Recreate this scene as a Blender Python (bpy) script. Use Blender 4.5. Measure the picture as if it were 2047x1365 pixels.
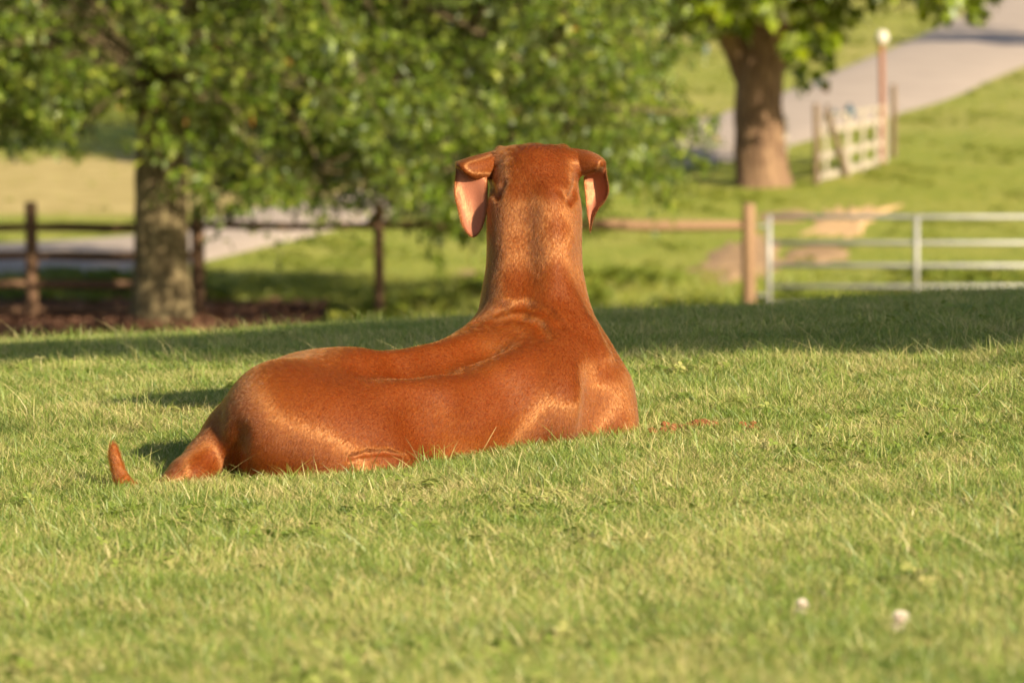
import bpy, bmesh, math, random
import numpy as np
from mathutils import Vector, Matrix

for o in list(bpy.data.objects):
    bpy.data.objects.remove(o, do_unlink=True)
SC = bpy.context.scene
COL = SC.collection
RNG = np.random.default_rng(7)
random.seed(7)

# ---------------------------------------------------------------- camera
CAM_H = 1.0
PITCH = math.atan(919.0 / 11372.0)
FPX = 200.0 / 36.0 * 2047.0
cam_d = bpy.data.cameras.new('camera')
cam_d.lens = 200.0
cam_d.sensor_width = 36.0
cam_d.clip_start = 0.1
cam_d.clip_end = 4000.0
cam_d.dof.use_dof = True
cam_d.dof.focus_distance = 10.15
cam_d.dof.aperture_fstop = 9.5
cam = bpy.data.objects.new('camera', cam_d)
cam.location = (0, 0, CAM_H)
cam.rotation_euler = (math.pi / 2 - PITCH, 0, 0)
COL.objects.link(cam)
SC.camera = cam

# ---------------------------------------------------------------- sky, sun, exposure
SUN_DIR = Vector((0.60, -0.70, 0.43)).normalized()      # towards the sun
SUN_EL = math.asin(SUN_DIR.z)
SUN_AZ = math.atan2(SUN_DIR.x, SUN_DIR.y)
world = bpy.data.worlds.new('World')
SC.world = world
world.use_nodes = True
wn = world.node_tree
wn.nodes.clear()
sky = wn.nodes.new('ShaderNodeTexSky')
sky.sky_type = 'NISHITA'
sky.sun_disc = False
sky.sun_elevation = SUN_EL
sky.sun_rotation = SUN_AZ
sky.air_density = 1.0
sky.dust_density = 2.0
sky.ozone_density = 1.0
bg = wn.nodes.new('ShaderNodeBackground')
bg.inputs['Strength'].default_value = 0.064
wo = wn.nodes.new('ShaderNodeOutputWorld')
wn.links.new(sky.outputs[0], bg.inputs[0])
wn.links.new(bg.outputs[0], wo.inputs[0])

sun_d = bpy.data.lights.new('sun', 'SUN')
sun_d.energy = 5.0
sun_d.angle = math.radians(0.6)
sun_d.color = (1.0, 0.86, 0.61)
sun = bpy.data.objects.new('sun', sun_d)
sun.rotation_euler = SUN_DIR.to_track_quat('Z', 'Y').to_euler()
sun.location = (20, -20, 30)
COL.objects.link(sun)

SC.view_settings.view_transform = 'Standard'
SC.view_settings.look = 'None'
SC.view_settings.exposure = 1.14
SC.view_settings.gamma = 1.0
SC.view_settings.use_curve_mapping = False
SC.cycles.max_bounces = 6
SC.cycles.transparent_max_bounces = 4

# ---------------------------------------------------------------- pixel rays of the photograph
def ray(px, py):
    a = (px - 1023.5) / FPX
    b = (682.5 - py) / FPX
    c, s = math.cos(PITCH), math.sin(PITCH)
    return np.array([a, c + b * s, -s + b * c])

def W(px, py, Y):
    d = ray(px, py)
    return np.array([0, 0, CAM_H]) + d * (Y / d[1])

# ---------------------------------------------------------------- terrain height
def sstep(a, b, x):
    t = np.clip((np.asarray(x, float) - a) / (b - a), 0, 1)
    return t * t * (3 - 2 * t)

def ground_z(x, y):
    x = np.asarray(x, float); y = np.asarray(y, float)
    xc = np.clip(x, -4, 4)
    tilt = (0.046 * xc + 0.008 * xc * np.abs(xc) * 0.6 + 0.0032 * xc * xc) * (1 - sstep(17, 34, y))
    t = np.maximum(y - 10.64, 0)
    k = 0.00895
    near = np.where(t < 13, k * t * t, k * 169 + 2 * k * 13 * (t - 13))
    far = 3.71
    # smooth minimum of the falling bank and the flat bottom
    h = np.clip(0.5 + 0.5 * (far - near) / 0.9, 0, 1)
    drop = far * (1 - h) + near * h - 0.9 * h * (1 - h)
    rise = 0.02 * np.clip(y - 60, 0, 140) + 0.045 * np.clip(y - 200, 0, 600)
    bump = 0.006 * np.sin(x * 3.1 + 1.3 * np.sin(y * 2.3)) * np.sin(y * 2.7 + 0.7) * (1 - sstep(18, 24, y))
    bump = bump + 0.05 * np.sin(x * 0.31 + 0.4) * np.sin(y * 0.23 + 1.0) * sstep(66, 80, y)
    tn = np.clip(9.3 - y, 0, 9)
    fore = 0.056 * tn * tn / (tn + 0.8)          # the lawn rises gently towards the camera
    return tilt - drop + rise + bump + fore

def hit(px, py, y0=45.0, y1=400.0):
    d = ray(px, py); o = np.array([0, 0, CAM_H])
    Y = np.linspace(y0, y1, 6000)
    P = o[None] + d[None] * (Y / d[1])[:, None]
    below = P[:, 2] < ground_z(P[:, 0], P[:, 1])
    i = int(np.argmax(below)) if below.any() else len(Y) - 1
    return P[i]

# ---------------------------------------------------------------- object helpers
def tag(o, label=None, cat=None, group=None, kind=None):
    if label: o['label'] = label
    if cat: o['category'] = cat
    if group: o['group'] = group
    if kind: o['kind'] = kind
    return o

def link(o, parent=None):
    COL.objects.link(o)
    if parent is not None:
        o.parent = parent
    return o

def mesh_obj(name, verts, faces, mat=None, parent=None, smooth=False):
    me = bpy.data.meshes.new(name)
    me.from_pydata([tuple(map(float, v)) for v in verts], [], [tuple(int(i) for i in f) for f in faces])
    if mat: me.materials.append(mat)
    if smooth: me.shade_smooth()
    me.update()
    o = bpy.data.objects.new(name, me)
    return link(o, parent)

def np_mesh(name, V, F, mat=None, smooth=False):
    """fast mesh from arrays; F is (n,3) or (n,4)"""
    me = bpy.data.meshes.new(name)
    V = np.asarray(V, np.float32); F = np.asarray(F, np.int32)
    me.vertices.add(len(V)); me.vertices.foreach_set('co', V.ravel())
    k = F.shape[1]
    me.loops.add(F.size); me.loops.foreach_set('vertex_index', F.ravel())
    me.polygons.add(len(F))
    me.polygons.foreach_set('loop_start', np.arange(0, F.size, k, dtype=np.int32))
    me.polygons.foreach_set('loop_total', np.full(len(F), k, np.int32))
    me.update(calc_edges=True)
    if smooth: me.shade_smooth()
    if mat: me.materials.append(mat)
    return me

def empty(name, loc, parent=None):
    o = bpy.data.objects.new(name, None)
    o.location = tuple(map(float, loc))
    o.empty_display_size = 0.2
    return link(o, parent)

class NT:
    """small helper for building node materials"""
    def __init__(self, name):
        self.m = bpy.data.materials.new(name)
        self.m.use_nodes = True
        self.t = self.m.node_tree
        self.t.nodes.clear()
        self.out = self.n('OutputMaterial')
    def n(self, typ, **kw):
        nd = self.t.nodes.new('ShaderNode' + typ)
        for k, v in kw.items():
            if k in nd.inputs: self.set(nd, k, v)
            else: setattr(nd, k, v)
        return nd
    def set(self, nd, k, v):
        if isinstance(v, bpy.types.NodeSocket): self.t.links.new(v, nd.inputs[k])
        else: nd.inputs[k].default_value = v
    def noise(self, scale, detail=3.0, vec=None, rough=0.5, out='Fac'):
        nd = self.n('TexNoise')
        nd.inputs['Scale'].default_value = scale
        nd.inputs['Detail'].default_value = detail
        nd.inputs['Roughness'].default_value = rough
        if vec is not None: self.t.links.new(vec, nd.inputs['Vector'])
        return nd.outputs[out]
    def ramp(self, fac, stops):
        nd = self.n('ValToRGB')
        cr = nd.color_ramp
        while len(cr.elements) < len(stops): cr.elements.new(0.5)
        for e, (p, c) in zip(cr.elements, stops):
            e.position = p; e.color = (*c, 1.0) if len(c) == 3 else c
        self.t.links.new(fac, nd.inputs['Fac'])
        return nd.outputs['Color']
    def mix(self, fac, a, b, typ='MIX'):
        nd = self.n('Mix'); nd.data_type = 'RGBA'; nd.blend_type = typ
        for i, v in ((0, fac), (6, a), (7, b)):
            if isinstance(v, bpy.types.NodeSocket): self.t.links.new(v, nd.inputs[i])
            else: nd.inputs[i].default_value = v if i == 0 else ((*v, 1.0) if len(v) == 3 else v)
        return nd.outputs[2]
    def math(self, op, a, b=0.5, clamp=False):
        nd = self.n('Math'); nd.operation = op; nd.use_clamp = clamp
        for i, v in ((0, a), (1, b)):
            if isinstance(v, bpy.types.NodeSocket): self.t.links.new(v, nd.inputs[i])
            else: nd.inputs[i].default_value = v
        return nd.outputs[0]
    def maprange(self, v, a, b, c=0.0, d=1.0):
        nd = self.n('MapRange')
        self.t.links.new(v, nd.inputs['Value'])
        for k, x in (('From Min', a), ('From Max', b), ('To Min', c), ('To Max', d)):
            nd.inputs[k].default_value = x
        return nd.outputs[0]
    def bump(self, h, strength=0.5, dist=0.01):
        nd = self.n('Bump')
        nd.inputs['Strength'].default_value = strength
        nd.inputs['Distance'].default_value = dist
        self.t.links.new(h, nd.inputs['Height'])
        return nd.outputs[0]
    def finish(self, shader):
        self.t.links.new(shader, self.out.inputs['Surface'])
        return self.m
    def principled(self, color, rough=0.8, normal=None, **kw):
        p = self.n('BsdfPrincipled')
        if isinstance(color, bpy.types.NodeSocket): self.t.links.new(color, p.inputs['Base Color'])
        else: p.inputs['Base Color'].default_value = (*color, 1.0)
        if isinstance(rough, bpy.types.NodeSocket): self.t.links.new(rough, p.inputs['Roughness'])
        else: p.inputs['Roughness'].default_value = rough
        if normal is not None: self.t.links.new(normal, p.inputs['Normal'])
        for k, v in kw.items(): self.set(p, k.replace('_', ' '), v)
        return p.outputs[0]
# ================================================================ ground sheet
def build_ground():
    xs = np.concatenate([-np.geomspace(900, 8, 40), np.linspace(-7.6, 7.6, 140), np.geomspace(8, 900, 40)])
    ys = np.concatenate([np.linspace(-120, 3, 20), np.linspace(3.4, 20, 190), np.linspace(20.3, 60, 90),
                         np.linspace(60.5, 160, 200), np.geomspace(161.5, 1500, 50)])
    X, Y = np.meshgrid(xs, ys, indexing='ij')
    # fan the fine columns out with distance
    X = np.where(np.abs(X) <= 8, X * (1 + np.clip((Y - 20) / 40, 0, 3)), X * 1.0)
    X = np.sign(X) * np.where(np.abs(xs)[:, None] > 7.9, np.abs(xs)[:, None] + 8 * np.clip((Y - 20) / 40, 0, 3), np.abs(X))
    Z = ground_z(X, Y)
    far = sstep(250, 900, Y)
    Z = Z + far * (18 * np.sin(X * 0.006 + 1.0) + 10 * np.sin(X * 0.017 + 2.0))
    V = np.stack([X, Y, Z], -1).reshape(-1, 3)
    n1, n2 = X.shape
    i, j = np.meshgrid(np.arange(n1 - 1), np.arange(n2 - 1), indexing='ij')
    p = (i * n2 + j).ravel()
    F = np.stack([p, p + n2, p + n2 + 1, p + 1], 1)
    t = NT('ground_turf')
    geo = t.n('NewGeometry'); pos = geo.outputs['Position']
    sep = t.n('SeparateXYZ'); t.t.links.new(pos, sep.inputs[0])
    # thatch and soil between the lawn's blades
    n_a = t.noise(60, 4, pos); n_b = t.noise(1.1, 4, pos)
    lawn = t.ramp(n_a, [(0.3, (0.045, 0.055, 0.014)), (0.55, (0.10, 0.11, 0.030)), (0.75, (0.17, 0.135, 0.055))])
    lawn = t.mix(t.maprange(n_b, 0.4, 0.7), lawn, (0.09, 0.12, 0.025))
    # pasture beyond the fence
    g1 = t.noise(0.55, 5, pos, 0.6); g2 = t.noise(4.0, 4, pos, 0.65)
    past = t.ramp(g2, [(0.25, (0.13, 0.165, 0.022)), (0.5, (0.21, 0.24, 0.036)), (0.75, (0.32, 0.30, 0.07))])
    past = t.mix(t.maprange(g1, 0.42, 0.68, 0, 0.6), past, (0.33, 0.30, 0.08))
    # mown dry field past the road
    at = t.n('Attribute', attribute_name='dry')
    dry = t.ramp(t.noise(2.2, 4, pos), [(0.3, (0.33, 0.26, 0.095)), (0.7, (0.46, 0.36, 0.16))])
    past = t.mix(at.outputs['Fac'], past, dry)
    m = t.maprange(sep.outputs['Y'], 30, 42)
    col = t.mix(m, lawn, past)
    mat = t.finish(t.principled(col, 0.95, t.bump(n_a, 0.8, 0.01), Specular_IOR_Level=0.1))
    me = np_mesh('ground', V, F, mat, True)
    yd0, yd1 = hit(130, 432)[1], hit(130, 322)[1]
    Xf, Yf = V[:, 0], V[:, 1]
    wob = 1.2 * np.sin(Xf * 0.5) + 0.8 * np.sin(Xf * 1.3 + 1)
    dryv = sstep(yd0 - 0.8, yd0 + 0.8, Yf + wob * 0.3) * (1 - sstep(yd1 - 1, yd1 + 3, Yf + wob)) * (1 - sstep(-3, 1, Xf))
    beyond = 0.45 * sstep(88, 100, Yf) * (0.6 + 0.4 * np.sin(Xf * 0.4 + Yf * 0.2)) * (Xf > -3)
    dryv = np.clip(dryv + beyond, 0, 1)
    at = me.attributes.new('dry', 'FLOAT', 'POINT'); at.data.foreach_set('value', dryv.astype(np.float32))
    o = link(bpy.data.objects.new('ground', me)); tag(o, 'grassy ground running from the lawn down to the fence and up the far slope', kind='structure')
build_ground()

def strip(name, lower, upper, mat, lift, sub=6, cross=8, crown=0.0, jag=0.0, **tags):
    """sheet lying on the ground between two edges given at matching stations (world x, y)"""
    L = np.array(lower, float); U = np.array(upper, float)
    def smooth(P):
        out = []
        for i in range(len(P) - 1):
            p0, p1, p2, p3 = P[max(i - 1, 0)], P[i], P[i + 1], P[min(i + 2, len(P) - 1)]
            for t_ in np.arange(0, 1, 1 / sub):
                out.append(0.5 * (2 * p1 + (p2 - p0) * t_ + (2 * p0 - 5 * p1 + 4 * p2 - p3) * t_ ** 2 + (3 * p1 - p0 - 3 * p2 + p3) * t_ ** 3))
        out.append(P[-1]); return np.array(out)
    L = smooth(L); U = smooth(U)
    if jag:
        r = np.random.default_rng(11)
        L[:, 1] += r.normal(0, jag, len(L)); U[:, 1] += r.normal(0, jag, len(U))
    V = []
    for a, b in zip(L, U):
        for k in range(cross + 1):
            s = k / cross
            p = a * (1 - s) + b * s
            edge = 0 if 0 < k < cross else -0.06
            V.append((p[0], p[1], float(ground_z(p[0], p[1])) + lift + crown * math.sin(math.pi * s) + edge))
    n2 = cross + 1
    F = [(i * n2 + k, (i + 1) * n2 + k, (i + 1) * n2 + k + 1, i * n2 + k + 1) for i in range(len(L) - 1) for k in range(cross)]
    o = mesh_obj(name, V, F, mat, smooth=True)
    tag(o, **tags)
    return o

# ---- road
t = NT('worn_asphalt'); geo = t.n('NewGeometry'); pos = geo.outputs['Position']
c = t.ramp(t.noise(1.2, 5, pos, 0.6), [(0.3, (0.36, 0.29, 0.24)), (0.7, (0.44, 0.355, 0.295))])
c = t.mix(t.maprange(t.noise(30, 3, pos), 0.35, 0.75, 0, 0.4), c, (0.30, 0.25, 0.22))
ROAD_MAT = t.finish(t.principled(c, 0.9, Specular_IOR_Level=0.2))
road_px = [((-900, 590), (-900, 505)), ((-400, 565), (-400, 497)), ((0, 556), (0, 487)), ((260, 553), (260, 470)), ((400, 528), (400, 440)),
           ((520, 500), (530, 412)), ((650, 468), (650, 394)), ((780, 440), (780, 370)), ((950, 412), (960, 345)),
           ((1120, 385), (1130, 310)), ((1250, 358), (1250, 278)), ((1380, 336), (1370, 244)), ((1470, 326), (1470, 214)), ((1576, 297), (1568, 180)),
           ((1690, 265), (1665, 141)), ((1799, 233), (1763, 101)), ((1917, 198), (1850, 62)), ((2047, 140), (1935, 22)), ((2200, 80), (2060, -45)), ((2420, 20), (2240, -95))]
strip('road', [hit(*a)[:2] for a, b in road_px], [hit(b[0], b[1], y1=700)[:2] for a, b in road_px], ROAD_MAT, 0.035, crown=0.06,
      label='pale worn road curving from the left up to the top right corner', kind='structure')

# ---- bare dirt: sandy track behind the gate, pinkish clay patches
def soil(name, c1, c2, sc=3.0):
    t = NT(name); geo = t.n('NewGeometry'); pos = geo.outputs['Position']
    c = t.ramp(t.noise(sc, 5, pos, 0.65), [(0.3, c1), (0.7, c2)])
    return t.finish(t.principled(c, 0.95, t.bump(t.noise(sc * 8, 4, pos), 0.7, 0.03), Specular_IOR_Level=0.1))
SAND = soil('sandy_dirt', (0.50, 0.315, 0.165), (0.62, 0.41, 0.22))
CLAY = soil('pinkish_clay', (0.30, 0.19, 0.105), (0.40, 0.265, 0.155))
def patch(name, pxs, mat, lift, label):
    """irregular bare patch whose outline is given as seen, laid on the ground"""
    P = np.array([hit(*p)[:2] for p in pxs])
    c0 = P.mean(0)
    r = np.random.default_rng(len(pxs) * 7 + int(abs(c0[0]) * 10))
    out = []
    for i in range(len(P)):
        a, b = P[i], P[(i + 1) % len(P)]
        for s in np.arange(0, 1, 0.2):
            q = a * (1 - s) + b * s
            out.append(c0 + (q - c0) * (1 + r.normal(0, 0.14)))
    out = np.array(out); m = len(out)
    V = [(c0[0], c0[1], float(ground_z(*c0)) + lift)]
    for k in (0.33, 0.66, 1.0):
        for q in out:
            p = c0 + (q - c0) * k
            V.append((p[0], p[1], float(ground_z(p[0], p[1])) + lift + (-0.05 if k == 1.0 else r.normal(0, 0.008))))
    F = [(0, 1 + i, 1 + (i + 1) % m) for i in range(m)]
    for ring in (0, 1):
        o1, o2 = 1 + ring * m, 1 + (ring + 1) * m
        F += [(o1 + i, o2 + i, o2 + (i + 1) % m, o1 + (i + 1) % m) for i in range(m)]
    o = mesh_obj(name, V, F, mat, smooth=True)
    tag(o, label, kind='structure')
patch('dirt_track', [(1640, 416), (1700, 412), (1800, 412), (1770, 432), (1740, 448), (1725, 475), (1655, 480), (1600, 472), (1618, 446)], SAND, 0.03,
      'bright sandy dirt track behind the metal gate')
patch('clay_patch', [(1560, 500), (1640, 488), (1700, 500), (1690, 520), (1600, 532), (1560, 525)], CLAY, 0.03, 'pinkish bare clay below the sandy track')
patch('clay_patch', [(1410, 520), (1470, 478), (1560, 470), (1560, 540), (1500, 560), (1440, 575), (1380, 545)], CLAY, 0.045, 'pinkish bare clay beside the lit fence post')
patch('clay_patch', [(1510, 428), (1600, 420), (1640, 428), (1600, 445), (1520, 448)], CLAY, 0.035, 'thin clay strip behind the top of the gate')
patch('clay_patch', [(905, 545), (960, 535), (1010, 550), (1000, 590), (940, 598), (900, 580)], CLAY, 0.035, 'pinkish clay patch left of the dog neck')

# ---- mulch bed under the oak
def mulch():
    r = np.random.default_rng(5)
    t = NT('red_mulch'); geo = t.n('NewGeometry'); pos = geo.outputs['Position']
    c = t.ramp(t.noise(14, 5, pos, 0.7), [(0.3, (0.11, 0.05, 0.028)), (0.55, (0.27, 0.125, 0.07)), (0.8, (0.40, 0.22, 0.135))])
    mat = t.finish(t.principled(c, 0.95, t.bump(t.noise(40, 4, pos), 1.0, 0.05)))
    xs = np.linspace(-9.0, -1.75, 150); ys = np.linspace(57.9, 62.2, 70)
    X, Y = np.meshgrid(xs, ys, indexing='ij')
    e = np.minimum(1, np.minimum((Y - 57.9), (62.2 - Y)) / 0.5) * np.minimum(1, (-1.75 - X) / 1.0)
    Z = ground_z(X, Y) + 0.02 + e * 0.07 + e * 0.12 * np.exp(-((X + 3.64) ** 2 + (Y - 59) ** 2) / 0.8) + r.normal(0, 0.018, X.shape) * (e > 0.1) - 0.05 * (e < 0.08)
    V = np.stack([X, Y, Z], -1).reshape(-1, 3); n2 = len(ys)
    i, j = np.meshgrid(np.arange(len(xs) - 1), np.arange(n2 - 1), indexing='ij'); p = (i * n2 + j).ravel()
    F = [tuple(f) for f in np.stack([p, p + n2, p + n2 + 1, p + 1], 1)]
    V = [tuple(v) for v in V]
    for _ in range(9000):                      # loose chips on top
        x = r.uniform(-9, -2.0); y = r.uniform(58.1, 62)
        z = float(ground_z(x, y)) + 0.09 + 0.12 * math.exp(-((x + 3.64) ** 2 + (y - 59) ** 2) / 0.8) + r.uniform(-0.01, 0.03)
        a = r.uniform(0, 6.28); l = r.uniform(0.03, 0.07); w = l * 0.3
        dx, dy = math.cos(a) * l, math.sin(a) * l; nx, ny = -math.sin(a) * w, math.cos(a) * w
        tz = r.uniform(-0.02, 0.03); k = len(V)
        V += [(x - dx - nx, y - dy - ny, z), (x + dx - nx, y + dy - ny, z + tz), (x + dx + nx, y + dy + ny, z + tz + 0.01), (x - dx + nx, y - dy + ny, z + 0.01)]
        F.append((k, k + 1, k + 2, k + 3))
    o = mesh_obj('mulch_bed', V, F, mat)
    tag(o, 'red-brown bark mulch spread around the oak trunk and under the dark fence', kind='stuff')
mulch()
# ================================================================ bark, tubes, leaves
def bark(name, c1, c2, c3):
    t = NT(name); tc = t.n('TexCoord')
    mp = t.n('Mapping'); t.t.links.new(tc.outputs['Object'], mp.inputs['Vector']); mp.inputs['Scale'].default_value = (1, 1, 0.22)
    n1 = t.noise(16, 5, mp.outputs[0], 0.65); n2 = t.noise(1.6, 3, tc.outputs['Object'])
    c = t.ramp(n1, [(0.32, c1), (0.5, c2), (0.7, c3)])
    c = t.mix(t.maprange(n2, 0.45, 0.7, 0, 0.5), c, c3)
    return t.finish(t.principled(c, 0.9, t.bump(n1, 1.0, 0.05), Specular_IOR_Level=0.2))
OAK_BARK = bark('oak_bark', (0.06, 0.043, 0.024), (0.16, 0.12, 0.065), (0.30, 0.24, 0.13))
BROWN_BARK = bark('brown_bark', (0.055, 0.032, 0.02), (0.16, 0.095, 0.058), (0.30, 0.19, 0.115))

def tube(pts, sides=10, rough=0.0, seed=0, lobes=0, flare=0.0):
    """pts (x,y,z,r) -> verts, faces of a closed tapering tube"""
    r_ = np.random.default_rng(seed)
    P = np.array([p[:3] for p in pts], float); R = [p[3] for p in pts]
    V, F = [], []
    ph = r_.uniform(0, 6.28)
    for i in range(len(P)):
        d = P[min(i + 1, len(P) - 1)] - P[max(i - 1, 0)]
        d = d / (np.linalg.norm(d) + 1e-9)
        a = np.cross(d, (0.13, 1, 0.07)); a /= np.linalg.norm(a) + 1e-9; b = np.cross(d, a)
        for k in range(sides):
            th = 2 * math.pi * k / sides
            fl = 1 + (flare * math.exp(-i * 0.9) * (0.5 + 0.5 * math.sin(5 * th + ph)) if flare else 0)
            rr = R[i] * fl * (1 + rough * math.sin(lobes * th + ph + 0.35 * i) + rough * 0.5 * r_.normal())
            V.append(P[i] + a * math.cos(th) * rr + b * math.sin(th) * rr)
    n = len(P)
    for i in range(n - 1):
        for k in range(sides):
            F.append((i * sides + k, i * sides + (k + 1) % sides, (i + 1) * sides + (k + 1) % sides, (i + 1) * sides + k))
    F.append(tuple(range(sides))[::-1]); F.append(tuple((n - 1) * sides + k for k in range(sides)))
    return V, F

def curve_pts(P, n):
    P = np.array(P, float); out = []
    for i in range(len(P) - 1):
        p0, p1, p2, p3 = P[max(i - 1, 0)], P[i], P[i + 1], P[min(i + 2, len(P) - 1)]
        for t_ in np.arange(0, 1, 1 / n):
            out.append(0.5 * (2 * p1 + (p2 - p0) * t_ + (2 * p0 - 5 * p1 + 4 * p2 - p3) * t_ ** 2 + (3 * p1 - p0 - 3 * p2 + p3) * t_ ** 3))
    out.append(P[-1]); return np.array(out)

def leaf_material(name, dark, mid, pale, trans, gloss=0.38):
    t = NT(name)
    at = t.n('Attribute', attribute_name='tone')
    col = t.ramp(at.outputs['Fac'], [(0.0, dark), (0.45, mid), (0.9, pale), (1.0, (0.30, 0.13, 0.03))])
    geo = t.n('NewGeometry')
    col = t.mix(t.math('MULTIPLY', geo.outputs['Backfacing'], 0.45), col, tuple(min(1, x * 1.5 + 0.03) for x in mid))
    d = t.n('BsdfDiffuse'); t.t.links.new(col, d.inputs['Color'])
    tr = t.n('BsdfTranslucent'); tcol = t.mix(0.5, col, trans, 'MIX'); t.t.links.new(tcol, tr.inputs['Color'])
    m1 = t.n('MixShader'); m1.inputs[0].default_value = 0.22
    t.t.links.new(d.outputs[0], m1.inputs[1]); t.t.links.new(tr.outputs[0], m1.inputs[2])
    g = t.n('BsdfGlossy'); g.inputs['Roughness'].default_value = gloss; g.inputs['Color'].default_value = (1, 1, 1, 1)
    fr = t.n('Fresnel'); fr.inputs['IOR'].default_value = 1.45
    m2 = t.n('MixShader'); t.t.links.new(t.math('MULTIPLY', fr.outputs[0], 0.5), m2.inputs[0])
    t.t.links.new(m1.outputs[0], m2.inputs[1]); t.t.links.new(g.outputs[0], m2.inputs[2])
    return t.finish(m2.outputs[0])
OAK_LEAF = leaf_material('oak_leaf', (0.024, 0.048, 0.003), (0.085, 0.132, 0.007), (0.27, 0.29, 0.04), (0.19, 0.27, 0.01))
LIME_LEAF = leaf_material('broad_leaf', (0.05, 0.085, 0.003), (0.13, 0.18, 0.004), (0.30, 0.34, 0.010), (0.26, 0.34, 0.005))

def leaf_mesh(name, centres, outward, size, mat, seed=0, width=0.42, droop=0.35, lobed=True):
    """one folded leaf (with notched sides when lobed) per centre"""
    r = np.random.default_rng(seed); N = len(centres)
    C = np.asarray(centres)
    d = np.asarray(outward) + r.normal(0, 0.55, (N, 3)); d[:, 2] -= droop
    d /= np.linalg.norm(d, axis=1, keepdims=True)
    up = r.normal(0, 0.55, (N, 3)) + np.array([0, 0, 1.0])
    s = np.cross(d, up); s /= np.linalg.norm(s, axis=1, keepdims=True) + 1e-9
    nn = np.cross(s, d)
    L = size * r.uniform(0.7, 1.35, N)[:, None]; Wd = L * width
    fold = r.uniform(0.05, 0.35, N)[:, None]
    base = C; tip = C + d * L - nn * L * 0.12
    mid = C + d * L * 0.5
    if lobed:
        a1 = C + d * L * 0.30 + s * Wd * 0.75 + nn * Wd * fold
        a2 = C + d * L * 0.52 + s * Wd * 0.30 + nn * Wd * fold * .5
        a3 = C + d * L * 0.74 + s * Wd * 0.70 + nn * Wd * fold
        b1 = C + d * L * 0.30 - s * Wd * 0.75 + nn * Wd * fold
        b2 = C + d * L * 0.52 - s * Wd * 0.30 + nn * Wd * fold * .5
        b3 = C + d * L * 0.74 - s * Wd * 0.70 + nn * Wd * fold
        V = np.stack([base, mid, tip, a1, a2, a3, b1, b2, b3], 1).reshape(-1, 3)
        tri = np.array([[0, 3, 4], [0, 4, 1], [1, 4, 5], [1, 5, 2], [0, 7, 6], [0, 1, 7], [1, 8, 7], [1, 2, 8]])
        F = (np.arange(N)[:, None, None] * 9 + tri[None]).reshape(-1, 3); per = 8
    else:
        a1 = C + d * L * 0.40 + s * Wd + nn * Wd * fold; b1 = C + d * L * 0.40 - s * Wd + nn * Wd * fold
        V = np.stack([base, a1, tip, b1], 1).reshape(-1, 3)
        tri = np.array([[0, 1, 2], [0, 2, 3]])
        F = (np.arange(N)[:, None, None] * 4 + tri[None]).reshape(-1, 3); per = 2
    me = np_mesh(name, V, F, mat)
    tone = np.clip(r.beta(2.2, 2.4, N) * 0.93, 0, 0.95); tone[r.random(N) < 0.004] = 1.0
    at = me.attributes.new('tone', 'FLOAT', 'FACE'); at.data.foreach_set('value', np.repeat(tone, per).astype(np.float32))
    return me

def spray(clusters, per, r):
    """leaf positions around cluster centres (x,y,z,radius); leaves sit on short twigs"""
    C, O = [], []
    for (x, y, z, R) in clusters:
        n = max(6, int(per * (R / 0.34) ** 2))
        nt = max(3, n // 7)
        dirs = r.normal(0, 1, (nt, 3)); dirs[:, 2] = dirs[:, 2] * 0.6 - 0.1
        dirs /= np.linalg.norm(dirs, axis=1, keepdims=True)
        k = r.integers(0, nt, n)
        t_ = r.uniform(0.25, 1.0, n) ** 0.7
        p = dirs[k] * (t_ * R)[:, None]; p[:, 2] -= 0.25 * R * t_ ** 2
        p += r.normal(0, 0.045, (n, 3))
        C.append(p + (x, y, z)); O.append(dirs[k])
    return np.concatenate(C), np.concatenate(O)

def twigs(name, clusters, hubs, mat, parent, r, base):
    """thin branches joining every third cluster to its nearest limb hub"""
    V, F = [], []
    H = np.array(hubs)
    for c in clusters[::4]:
        p = np.array(c[:3]); d = ((H - p) ** 2).sum(1); q = H[int(np.argmin(d))]
        m = (p + q) / 2 + np.array([0, 0, 0.12 * math.sqrt(d.min())]) + r.normal(0, 0.06, 3)
        L = math.sqrt(d.min())
        pts = [(*q, 0.012 + 0.005 * L), (*m, 0.008 + 0.002 * L), (*p, 0.004)]
        v, f = tube(pts, 5)
        k = len(V); V += v; F += [tuple(i + k for i in ff) for ff in f]
    V = [tuple(np.array(v) - base) for v in V]
    o = mesh_obj(name, V, F, mat, parent, True); o['kind'] = 'stuff'
    return o

def limb_obj(name, pts, mat, parent, base, sides=10, seed=0, rough=0.05, **kw):
    P = curve_pts(pts, 4); P[:, 3] = np.maximum(P[:, 3], 0.01)
    v, f = tube(P, sides, rough, seed, **kw)
    return mesh_obj(name, [np.array(q) - base for q in v], f, mat, parent, True)

# ================================================================ the oak by the dark fence
def interp(x, tbl):
    return float(np.interp(x, [a for a, b in tbl], [b for a, b in tbl]))

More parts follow.
